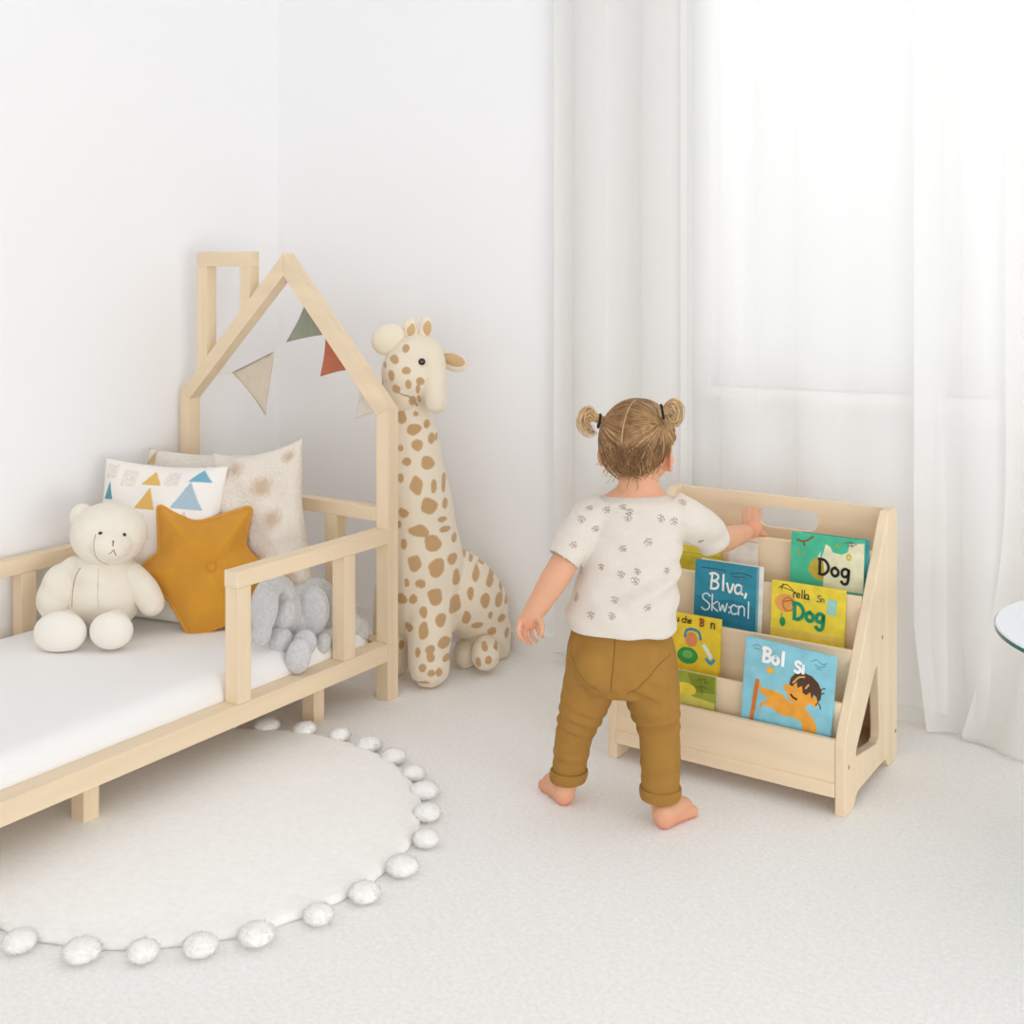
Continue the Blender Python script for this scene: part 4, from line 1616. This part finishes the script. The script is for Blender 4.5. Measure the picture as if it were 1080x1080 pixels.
# ears with a rim and a hollow
for s in (1, -1):
    ec = HC + hr_ * (0.0640 * s) - hf_ * 0.006 - UP * 0.032
    em = HM @ Matrix.Rotation(R(30 * s), 3, 'Z')
    loop = [ec + em @ Vector((0.008 * s, 0.013 * math.cos(t) - 0.004, 0.020 * math.sin(t))) for t in np.linspace(0, 2 * PI, 18, endpoint=False)]
    tube(bm, loop, 0.0042, 8, closed=True)
    ellipsoid(bm, ec + em @ Vector((0.004 * s, 0, 0)), (0.0045, 0.013, 0.019), em, 3)
    ellipsoid(bm, ec + em @ Vector((0.002 * s, 0.002, -0.016)), (0.007, 0.008, 0.008), em, 2)
# neck
limb(bm, [HC - UP * 0.045 - hf_ * 0.012, at(674, 515, 2.425), at(672, 540, 2.425)], [0.040, 0.041, 0.046], n=20)
# shoulders sloping up to the neck
loft(bm, [oval(at(cx, py, 2.428), tr_, tf_, hw * PX, dh, 28) for py, cx, hw, dh in ((502, 674, 19, 0.034), (510, 674, 21, 0.038), (516, 673, 25.5, 0.042), (521, 672, 32, 0.046), (528, 672, 42, 0.050), (538, 671, 48, 0.052))])
# trunk
rings = []
for py, cx, hw, dh, d in ((522, 674, 30, 0.040, 2.425), (532, 673, 46, 0.050, 2.43), (550, 671, 50, 0.060, 2.43), (590, 664, 47, 0.066, 2.42), (630, 657, 46, 0.070, 2.41), (670, 655, 48, 0.068, 2.405), (705, 655, 50, 0.066, 2.40)):
    rings.append(oval(at(cx, py, d), tr_, tf_, hw * d / F, dh, 28))
loft(bm, rings)
# arms
def P3(*q):
    return [at(*p) for p in q]


limb(bm, P3((626, 550, 2.42), (607, 574, 2.405), (587, 607, 2.39), (569, 636, 2.39), (560, 649, 2.395)), [0.026, 0.027, 0.0285, 0.0240, 0.0195], n=18, sub=6)
limb(bm, P3((722, 550, 2.42), (746, 564, 2.51), (762, 568.5, 2.58), (775, 565.5, 2.645), (786, 562, 2.69)), [0.027, 0.028, 0.0285, 0.0240, 0.0195], n=18, sub=6)
# left hand: hanging, palm towards the thigh, fingers softly curled
lp = at(558, 654.5, 2.395)
ellipsoid(bm, lp, (0.0225, 0.0135, 0.0175), VM @ Matrix.Rotation(R(12), 3, 'Y'), 3)
for q, r0 in (([(549, 656, 2.380), (546.8, 664, 2.374), (549, 671, 2.380), (554, 676, 2.392)], 0.0058),
              ([(554.5, 659, 2.392), (553.6, 668, 2.394), (555.5, 675, 2.402), (559.5, 679.5, 2.412)], 0.0058),
              ([(560, 660, 2.404), (560.5, 667.5, 2.412), (562.5, 673.5, 2.420), (566, 676.5, 2.430)], 0.0054),
              ([(565, 658, 2.414), (567, 664, 2.424), (569, 669, 2.432), (572, 671.5, 2.440)], 0.0048),
              ([(566, 651, 2.380), (571, 657, 2.368), (572, 664, 2.366), (570, 670, 2.370)], 0.0060)):
    limb(bm, P3(*q), [r0 * 1.12, r0, r0 * 0.95, r0 * 0.80], n=10, sub=4)
# right hand: fingers up against the back panel, thumb out along the divider
rp = at(794, 558, 2.715)
ellipsoid(bm, rp, (0.0235, 0.014, 0.020), VM @ Matrix.Rotation(R(-38), 3, 'Y'), 3)
for q, r0 in (([(787, 555, 2.73), (785, 548.5, 2.755), (784.5, 543, 2.775), (785, 539, 2.785)], 0.0058),
              ([(790.5, 552, 2.735), (789.5, 545, 2.76), (789.5, 539.5, 2.78), (790, 535.5, 2.79)], 0.0062),
              ([(795, 550.5, 2.735), (795, 544, 2.76), (795.5, 538.5, 2.78), (796, 535, 2.79)], 0.0062),
              ([(799.5, 551, 2.735), (800.5, 545.5, 2.76), (801, 541, 2.775), (801.5, 538, 2.785)], 0.0058),
              ([(799, 560, 2.715), (803, 561.5, 2.722), (806, 563.5, 2.728), (807.5, 565.5, 2.73)], 0.0068)):
    limb(bm, P3(*q), [r0 * 1.12, r0, r0 * 0.95, r0 * 0.80], n=10, sub=4)
# legs inside the trousers
LL = ((628, 715, 2.41), (612, 757, 2.425), (602, 797, 2.44), (598.5, 824, 2.445))
RL = ((682, 715, 2.39), (692, 757, 2.375), (696.5, 800, 2.36), (697, 840, 2.352))
limb(bm, P3(*LL), [0.050, 0.036, 0.030, 0.0225], n=18, sub=6)
limb(bm, P3(*RL), [0.050, 0.038, 0.031, 0.0245], n=18, sub=6)


def foot(ankle, heel_px, toe_px, s):
    hl = onfloor(*heel_px)
    to = onfloor(*toe_px)
    dv = (to - hl)
    dv.z = 0
    dv.normalize()
    sd = Vector((dv.y, -dv.x, 0))                       # to the foot's right
    L = 0.122
    ctr = hl + dv * 0.020
    limb(bm, [at(*ankle), Vector((at(*ankle).x * .6 + ctr.x * .4, at(*ankle).y * .6 + ctr.y * .4, 0.036)), ctr + UP * 0.024], [0.0225, 0.0215, 0.0235], n=16)
    ellipsoid(bm, ctr + UP * 0.022, (0.0225, 0.0225, 0.024), None, 3)
    limb(bm, [ctr + UP * 0.030, ctr + dv * 0.035 + UP * 0.028, ctr + dv * 0.066 + UP * 0.020], [0.0215, 0.0225, 0.0185], n=16)
    limb(bm, [ctr + UP * 0.014 + sd * (0.003 * s), ctr + dv * 0.04 + UP * 0.014 + sd * (0.008 * s), ctr + dv * 0.074 + UP * 0.012 + sd * (0.015 * s)], [0.0145, 0.0140, 0.0120], n=12)
    limb(bm, [ctr + UP * 0.016 - sd * (0.004 * s), ctr + dv * 0.04 + UP * 0.020 - sd * (0.006 * s), ctr + dv * 0.078 + UP * 0.014 - sd * (0.012 * s)], [0.0150, 0.0150, 0.0135], n=12)
    for k, (rr, ex) in enumerate(((0.0100, 0.104), (0.0074, 0.105), (0.0070, 0.101), (0.0066, 0.095), (0.0062, 0.087))):
        o_ = sd * (s * (-0.019 + k * 0.0098))
        limb(bm, [ctr + dv * 0.074 + o_ * 0.9 + UP * 0.011, ctr + dv * (ex - 0.012) + o_ + UP * (rr + 0.001)], [rr * 1.1, rr], n=10)


foot((598.5, 824, 2.445), (599, 852), (580, 832), -1)
foot((697, 840, 2.352), (694, 876), (731, 855), 1)
kb = remeshed(bm, 0.0024, 6, 0.5)
a = coords(kb)
a[:, 2] = np.maximum(a[:, 2], 0.0015)
set_coords(kb, a)
paint_skin = np.tile(lin((219, 165, 132))[:3], (len(a), 1))
pink = np.array(lin((226, 146, 120))[:3])
zz = a[:, 2]
k = np.clip(1 - zz / 0.030, 0, 1)[:, None] * 0.6
paint_skin = paint_skin * (1 - k) + pink * k
for c, r in ((HC + hr_ * 0.074 - hf_ * 0.004 - UP * 0.030, 0.030), (rp, 0.04), (lp - UP * 0.015, 0.035), (HC + hf_ * 0.07 - UP * 0.06, 0.02)):
    d = np.linalg.norm(a - np.array(c), axis=1)
    k = np.clip(1 - d / r, 0, 1)[:, None] * 0.7
    paint_skin = paint_skin * (1 - k) + pink * k
paint(kb, paint_skin)
M['skin_p'] = attr_material('soft_skin', rough=0.55, bump=0.05, bscale=600, sss=0.10)
body = link_mesh('body', kb, M['skin_p'], kid)
for s in (1, -1):
    bm = bmesh.new()
    ellipsoid(bm, HC + hf_ * 0.0775 - UP * 0.012 + hr_ * (0.026 * s), (0.0085, 0.006, 0.006), HM, 3)
    e = obj('eye', bm, M['paper'], kid)
    bm = bmesh.new()
    ellipsoid(bm, HC + hf_ * 0.0825 - UP * 0.012 + hr_ * (0.026 * s), (0.0042, 0.0022, 0.0042), HM, 2)
    obj('iris', bm, M['black'], e)

# hair: a fitted cap with strands drawn to two bunches
HRX = (0.0775, 0.0865, 0.0875)


def hpt(d, lift=1.0):
    d = Vector(d).normalized()
    return HC + UP * 0.001 + HM @ Vector((d.x * HRX[0] * lift, d.y * HRX[1] * lift, d.z * HRX[2] * lift))


def hairline(d):
    """lowest z of hair for a direction on the head (x right, y forward)"""
    phi = math.atan2(abs(d[0]), -d[1])
    pts = [(0, -0.78), (0.6, -0.74), (1.05, -0.58), (1.35, -0.30), (1.6, -0.02), (1.85, 0.02), (2.2, 0.42), (3.15, 0.56)]
    for (a0, b0), (a1, b1) in zip(pts[:-1], pts[1:]):
        if phi <= a1:
            return b0 + (b1 - b0) * (phi - a0) / (a1 - a0)
    return 0.56


bm = bmesh.new()
bmesh.ops.create_icosphere(bm, subdivisions=6, radius=1)
kill = [f for f in bm.faces if f.calc_center_median().z < hairline(f.calc_center_median())]
bmesh.ops.delete(bm, geom=kill, context='FACES')
for v in bm.verts:
    d = v.co.normalized()
    m_ = 1.0 - 0.05 * max(0, 1 - (d.z - hairline(d)) / 0.18)
    part = math.exp(-(d.x / 0.05) ** 2) * (1 if d.z > -0.1 else 0)
    m_ -= 0.018 * part
    v.co = hpt(d, m_)
hair = obj('hair', bm, M['hair'], kid)
BUN = {1: Vector((0.93, -0.40, 0.56)).normalized(), -1: Vector((-0.93, -0.40, 0.50)).normalized()}
rg = np.random.default_rng(12)
bm = bmesh.new()
cnt = 0
while cnt < 2200:
    d = Vector(rg.normal(size=3)).normalized()
    if d.z < hairline(d) + 0.02:
        continue
    if abs(d.x) < 0.028 and d.z > -0.15:
        continue                                     # the parting stays clear
    s = 1 if d.x + 0.006 * rg.normal() > 0 else -1
    tgt = BUN[s]
    low = d.z < -0.30 and abs(d.x) < 0.8
    pts, rad = [], []
    r0 = rg.uniform(0.0005, 0.0012)
    if low:
        # loose curls on the nape, falling and wandering
        ax, az = rg.uniform(-.5, .5), rg.uniform(0.25, 0.7)
        ph, fr = rg.uniform(0, 6.28), rg.uniform(3, 7)
        for k in range(9):
            t = k / 8
            e = Vector((d.x + ax * t * 0.5 + 0.07 * math.sin(ph + fr * t), d.y, d.z + 0.35 - az * t + 0.05 * math.cos(ph + fr * t)))
            if e.normalized().z < hairline(e.normalized()) - 0.10:
                break
            pts.append(hpt(e, 1.0 + 0.012 + 0.02 * rg.random() * math.sin(PI * t) + (0.02 * t)))
            rad.append(r0 * (1 - 0.65 * t))
    else:
        a_ = d.angle(tgt)
        if a_ < 0.12:
            continue
        for k in range(9):
            t = k / 8 * 0.97
            e = d.slerp(tgt, t)
            pts.append(hpt(e, 1.0 + 0.006 + 0.022 * math.sin(PI * min(1, t * 1.2)) * rg.uniform(.4, 1) * 0.6))
            rad.append(r0 * (1 - 0.25 * t))
    if len(pts) > 3:
        tube(bm, pts, rad, 4, mat=(2 if rg.random() < 0.55 else 0) if (d.z < -0.05 and rg.random() < 0.75) else (1 if rg.random() < 0.42 else 0))
        cnt += 1
# flyaway wisps at the nape and temples
for k in range(26):
    d = Vector((rg.uniform(-0.9, 0.9), -rg.uniform(0.3, 1), rg.uniform(-0.75, -0.35))).normalized()
    p = hpt(d, 1.0)
    o_ = (p - HC).normalized()
    q = [p, p + o_ * 0.008 - UP * 0.006 + hr_ * rg.normal() * 0.004, p + o_ * rg.uniform(.005, .012) - UP * rg.uniform(.006, .016) + hr_ * rg.normal() * 0.008]
    tube(bm, catmull(q, 4), [0.0006] * 9, 4, mat=1)
hbv = bvh_of(hair.data)
pb = bmesh.new()
ribbon_on(pb, hbv, [hpt(Vector((0, math.cos(t), math.sin(t)))) - origin(hair) for t in np.linspace(R(100), R(178), 16)], 0.0030, 0.0010, 0)
for v in pb.verts:
    v.co += origin(hair)
pt_ = obj('parting', pb, material('scalp', (194, 160, 120), 0.6, vary=0.1, vscale=200), hair)
pt_['label'] = 'pale parting line'
obj('strands', bm, [M['hair'], M['hair2'], M['hair3']], hair)
for s in (1, -1):
    base = hpt(BUN[s], 1.02)
    od = (base - HC).normalized()
    bm = bmesh.new()
    if s > 0:
        loopc = [(697, 434), (702, 428), (710, 423.5), (716.5, 429), (717, 439), (713, 447), (706, 446), (703, 440)]
        dd = [0.0, -0.004, -0.006, -0.006, 0.0, 0.004, 0.006, 0.004]
    else:
        loopc = [(636, 444), (628, 437), (620, 431), (613, 437), (611.5, 446), (615, 454), (622, 458), (627, 456)]
        dd = [0.0, 0.004, 0.006, 0.006, 0.002, -0.002, -0.004, -0.004]
    d0 = (base - Vector((0, 0, H))).dot(FW)
    for k in range(240):
        jx, jy, jd = rg.normal() * 2.5, rg.normal() * 2.5, rg.normal() * 0.006
        m_ = int(rg.integers(5, len(loopc) + 1))
        shrink = rg.uniform(0.25, 1.10)
        q = []
        for i, (px, py) in enumerate(loopc[:m_]):
            w_ = min(1, i / 2)
            bx_, by_ = loopc[0]
            cx_ = sum(p[0] for p in loopc) / len(loopc)
            cy_ = sum(p[1] for p in loopc) / len(loopc)
            fx = cx_ + (px - cx_) * (shrink if i else 1) + jx * w_ * .7
            fy = cy_ + (py - cy_) * (shrink if i else 1) + jy * w_ * .7
            q.append(at(fx + (rg.normal() * 1.2 if i == 0 else 0), fy + (rg.normal() * 2.5 if i == 0 else 0), d0 + dd[i] + jd * w_ - 0.002))
        P = catmull(q, 4)
        r0 = rg.uniform(0.0007, 0.0015)
        tube(bm, P, [r0 * (1 - 0.6 * i / len(P)) for i in range(len(P))], 4, mat=1 if rg.random() < 0.75 else 0)
    pt = obj('pigtail', bm, [M['hair2'], M['hair4']], hair)
    bm = bmesh.new()
    ax = (at(loopc[1][0], loopc[1][1], d0) - base).normalized()
    qm = (RT * s + UP * 0.12 + od * 0.15).normalized().to_track_quat('Z', 'Y').to_matrix()
    ring = [at(loopc[0][0] + (1.5 if s > 0 else -4.0), loopc[0][1], d0 - 0.002) + qm @ Vector((0.0120 * math.cos(t), 0.0135 * math.sin(t), 0)) for t in np.linspace(0, 2 * PI, 24, endpoint=False)]
    tube(bm, ring, 0.0026, 8, closed=True)
    el = obj('hair_elastic', bm, M['elastic'], pt)
    el['label'] = 'black hair elastic'


# shirt
def cut_and_thicken(me, test, thick):
    """open the closed cloth shape where test(face) is true"""
    b = bmesh.new()
    b.from_mesh(me)
    b.normal_update()
    bmesh.ops.delete(b, geom=[f for f in b.faces if test(f)], context='FACES')
    for v in b.verts:                                   # straighten the cut edges
        if v.is_boundary:
            for e, d_ in ((SL[3], dl), (SR[3], dr2)):
                w_ = v.co - e
                t_ = w_.dot(d_)
                if w_.length < 0.05 and abs(t_) < 0.02:
                    v.co += d_ * (-0.006 - t_)
    b.to_mesh(me)
    b.free()
    return me


bm = bmesh.new()
rings = []
for py, cx, hw, dh, d in ((520.5, 673, 30, 0.045, 2.428), (526, 672, 44, 0.056, 2.428), (536, 671, 52, 0.064, 2.43), (552, 669, 53, 0.070, 2.43), (570, 667, 52, 0.073, 2.428), (590, 665, 52.5, 0.077, 2.424),
                           (610, 663, 54, 0.082, 2.42), (628, 658.5, 55.5, 0.088, 2.416), (644, 654.5, 58, 0.092, 2.412), (656, 657, 57, 0.094, 2.41), (661, 657, 57, 0.094, 2.41)):
    rings.append(oval(at(cx, py, d), tr_, tf_, hw * d / F, dh, 40, 2.3))
loft(bm, rings)
SL = P3((640, 538, 2.425), (621, 549, 2.42), (606, 571, 2.405), (593, 592, 2.393))
SR = P3((706, 534, 2.425), (723, 546, 2.42), (740, 557, 2.475), (753, 567.5, 2.535))
for path, rad in ((SL, [0.038, 0.041, 0.0385, 0.0350]), (SR, [0.038, 0.043, 0.0415, 0.0345])):
    Pq = catmull(path, 6)
    rr = [rad[min(3, i // 6)] + (rad[min(3, i // 6 + 1)] - rad[min(3, i // 6)]) * (i % 6) / 6 for i in range(len(Pq))]
    tube(bm, Pq, rr, 24)
sh = remeshed(bm, 0.0032, 5, 0.5)
a, nn = coords(sh), normals(sh)
# folds in the cloth
lx = (a - np.array(at(657, 600, 2.42))) @ np.array(tr_)
lz = a[:, 2]
nz_ = np.sin(lx * 23 + 1.3) * np.sin(lz * 31 + 0.4)
fold = 0.0030 * np.sin(lx * 62 + lz * 22 + 2.2 * nz_) * np.clip((0.56 - lz) / 0.15, 0, 1) * (0.6 + 0.4 * np.sin(lx * 17))
fold += 0.0060 * np.sin((lz - lx * 0.42) * 105 + 0.8 * nz_) * np.exp(-((lz - 0.445 - lx * 0.25) / 0.045) ** 2) * np.clip(0.5 + lx * 9, 0, 1)
fold += 0.0016 * np.sin(lx * 40 + lz * 75 + 2)
set_coords(sh, a + nn * fold[:, None])
hemz = float(at(657, 656, 2.33).z)
dl = (SL[3] - SL[2]).normalized()
dr2 = (SR[3] - SR[2]).normalized()


def shirt_open(f):
    c = f.calc_center_median()
    if f.normal.z < -0.6 and c.z < float(at(657, 652, 2.41).z):
        return True
    for e, d_, r_ in ((SL[3], dl, 0.034), (SR[3], dr2, 0.034)):
        v_ = c - e
        t_ = v_.dot(d_)
        if t_ > -0.008 and (v_ - d_ * t_).length < r_ + 0.002 and f.normal.dot(d_) > 0.5:
            return True
    return False


cut_and_thicken(sh, shirt_open, 0)
sbv = bvh_of(sh)
bm = bmesh.new()


def sprig(loc, nr, rot, sc):
    t1 = nr.orthogonal().normalized()
    if abs(nr.z) < 0.95:
        t1 = UP.cross(nr).normalized()
    t2 = nr.cross(t1)
    ca, sa = math.cos(rot), math.sin(rot)
    def q(x, y):
        return loc + (t1 * (x * ca - y * sa) + t2 * (x * sa + y * ca)) * sc
    for st in ([(-1, .4), (-.6, .9), (-.2, .4)], [(-.2, .3), (.2, 1.0), (.5, .5)], [(.4, .2), (.9, .5), (1.0, -.1)], [(-.1, .1), (-.5, -.3), (-1, -.2)], [(0, .1), (.2, -.5), (.1, -1.0)], [(.1, -.1), (.6, -.4), (.7, -.8)], [(-.3, -.6), (-.1, -.8)]):
        ribbon_on(bm, sbv, [q(*p) for p in st], 0.0012, 0.0006, 1)


photo_sprigs = [(640, 538), (622, 536), (664, 540), (657, 535), (628, 558), (605, 575), (613, 548), (657, 579), (684, 572), (697, 547), (711, 550), (634, 598), (655, 606), (670, 613), (703, 602), (648, 633), (683, 641), (608, 630), (720, 530), (739, 571), (623, 649), (645, 650), (672, 603), (662, 546)]
rgs = np.random.default_rng(4)
for px, py in photo_sprigs:
    o_ = at(px, py, 2.0)
    loc, nr, _, _ = sbv.ray_cast(o_, (o_ - Vector((0, 0, H))).normalized())
    if loc:
        sprig(loc, nr, rgs.uniform(-.8, .8), rgs.uniform(0.006, 0.0085))
for k in range(40):                                     # the side the photo does not show carries the same print
    v = sh.vertices[int(rgs.integers(0, len(sh.vertices)))]
    if v.normal.dot(FW) > 0.35:
        sprig(v.co.copy(), v.normal.copy(), rgs.uniform(0, 6), 0.007)
append_bm(sh, bm)
shirt = link_mesh('shirt', sh, [M['shirt'], M['print']], kid)
sol = shirt.modifiers.new('cloth', 'SOLIDIFY')
sol.thickness = 0.002
sol.offset = -1

# trousers
bm = bmesh.new()
rings = []
for py, cx, hw, dh, d in ((646, 655, 49, 0.074, 2.41), (662, 655, 51.5, 0.078, 2.408), (680, 655, 56.5, 0.084, 2.405), (698, 655.5, 59, 0.085, 2.402), (714, 655.5, 59, 0.080, 2.40), (727, 656, 55, 0.066, 2.40)):
    rings.append(oval(at(cx, py, d), tr_, tf_, hw * d / F, dh, 40, 2.25))
loft(bm, rings)
for px in (632, 681):
    ellipsoid(bm, at(px, 700, 2.40 - 0.030), (0.048, 0.058, 0.058), None, 3)
LC = P3((625, 712, 2.405), (617, 738, 2.412), (611, 757, 2.42), (605.5, 775, 2.43), (602, 797, 2.44), (599.5, 816, 2.445))
LRad = [30 * PX, 26.5 * PX, 23 * PX, 20 * PX, 19 * PX, 17.5 * PX]
RC2 = P3((685, 712, 2.395), (689, 738, 2.385), (693, 757, 2.376), (695.5, 776, 2.366), (696.5, 800, 2.358), (696.5, 834, 2.352))
RRad = [31 * PX, 28.5 * PX, 24.5 * PX, 21.3 * PX, 21 * PX, 19.5 * PX]
for c, r in ((LC, LRad), (RC2, RRad)):
    Pq = catmull(c, 6)
    rr = [r[min(5, i // 6)] + (r[min(5, i // 6 + 1)] - r[min(5, i // 6)]) * (i % 6) / 6 for i in range(len(Pq))]
    tube(bm, Pq, rr, 24)
tm = remeshed(bm, 0.0032, 14, 0.5)
a, nn = coords(tm), normals(tm)
lat = a @ np.array(RT)
def bump_at(c, ang, freq, amp, sz, so):
    cc = np.array(c)
    u = (a - cc) @ np.array(RT)
    z = a[:, 2] - cc[2]
    return amp * np.sin((z + u * ang) * freq) * np.exp(-(z / sz) ** 2 - (u / so) ** 2)


fold = bump_at(at(612, 768, 2.36), 0.35, 230, 0.0035, 0.030, 0.06) + bump_at(at(694, 774, 2.30), -0.12, 260, 0.0042, 0.022, 0.06)
fold += bump_at(at(630, 730, 2.36), -0.55, 170, 0.003, 0.028, 0.05) + bump_at(at(682, 735, 2.33), 0.60, 170, 0.0035, 0.030, 0.05)
fold += bump_at(at(600, 805, 2.40), 0.1, 210, 0.002, 0.02, 0.05) + bump_at(at(697, 815, 2.32), -0.1, 210, 0.0018, 0.03, 0.05)
set_coords(tm, a + nn * fold[:, None])
tbv = bvh_of(tm)
bm = bmesh.new()


def on_trousers(pts, w=0.0022):
    P = []
    for px, py in pts:
        o_ = at(px, py, 2.0)
        loc, nr, _, _ = tbv.ray_cast(o_, (o_ - Vector((0, 0, H))).normalized())
        if loc:
            P.append(loc)
    if len(P) > 1:
        ribbon_on(bm, tbv, catmull(P, 5), w, 0.0007, 1)


on_trousers([(649, 655), (648.5, 675), (647, 700), (645, 718), (645, 729)], 0.0020)
on_trousers([(606, 664), (625, 667), (650, 668), (680, 667), (706, 664)], 0.0016)
on_trousers([(707, 690), (695, 701), (684, 715), (672, 727), (661, 732)], 0.0018)
on_trousers([(601, 690), (611, 710), (622, 723), (636, 731)], 0.0014)
append_bm(tm, bm)
tro = link_mesh('trousers', tm, [M['trousers'], M['trouser_seam']], kid)
for c0, c1, r in ((at(600.5, 811, 2.444), at(598.8, 823, 2.447), 18.6 * PX), (at(696.5, 829, 2.354), at(696.3, 841.5, 2.351), 19.8 * PX)):
    bm = bmesh.new()
    ax = (c1 - c0)
    rings = []
    for t, k in ((0.08, 0.94), (-0.02, 1.02), (0.03, 1.09), (0.2, 1.12), (0.55, 1.11), (0.9, 1.07), (1.0, 1.0), (1.02, 0.92), (0.9, 0.86)):
        rings.append(oval(c0 + ax * t, RT, FW, r * k * (1 + 0.0), r * k, 32))
    loft(bm, rings, caps=False)
    cf = obj('cuff', bm, M['trousers'], tro)
    sb = cf.modifiers.new('round', 'SUBSURF')
    sb.levels = sb.render_levels = 1
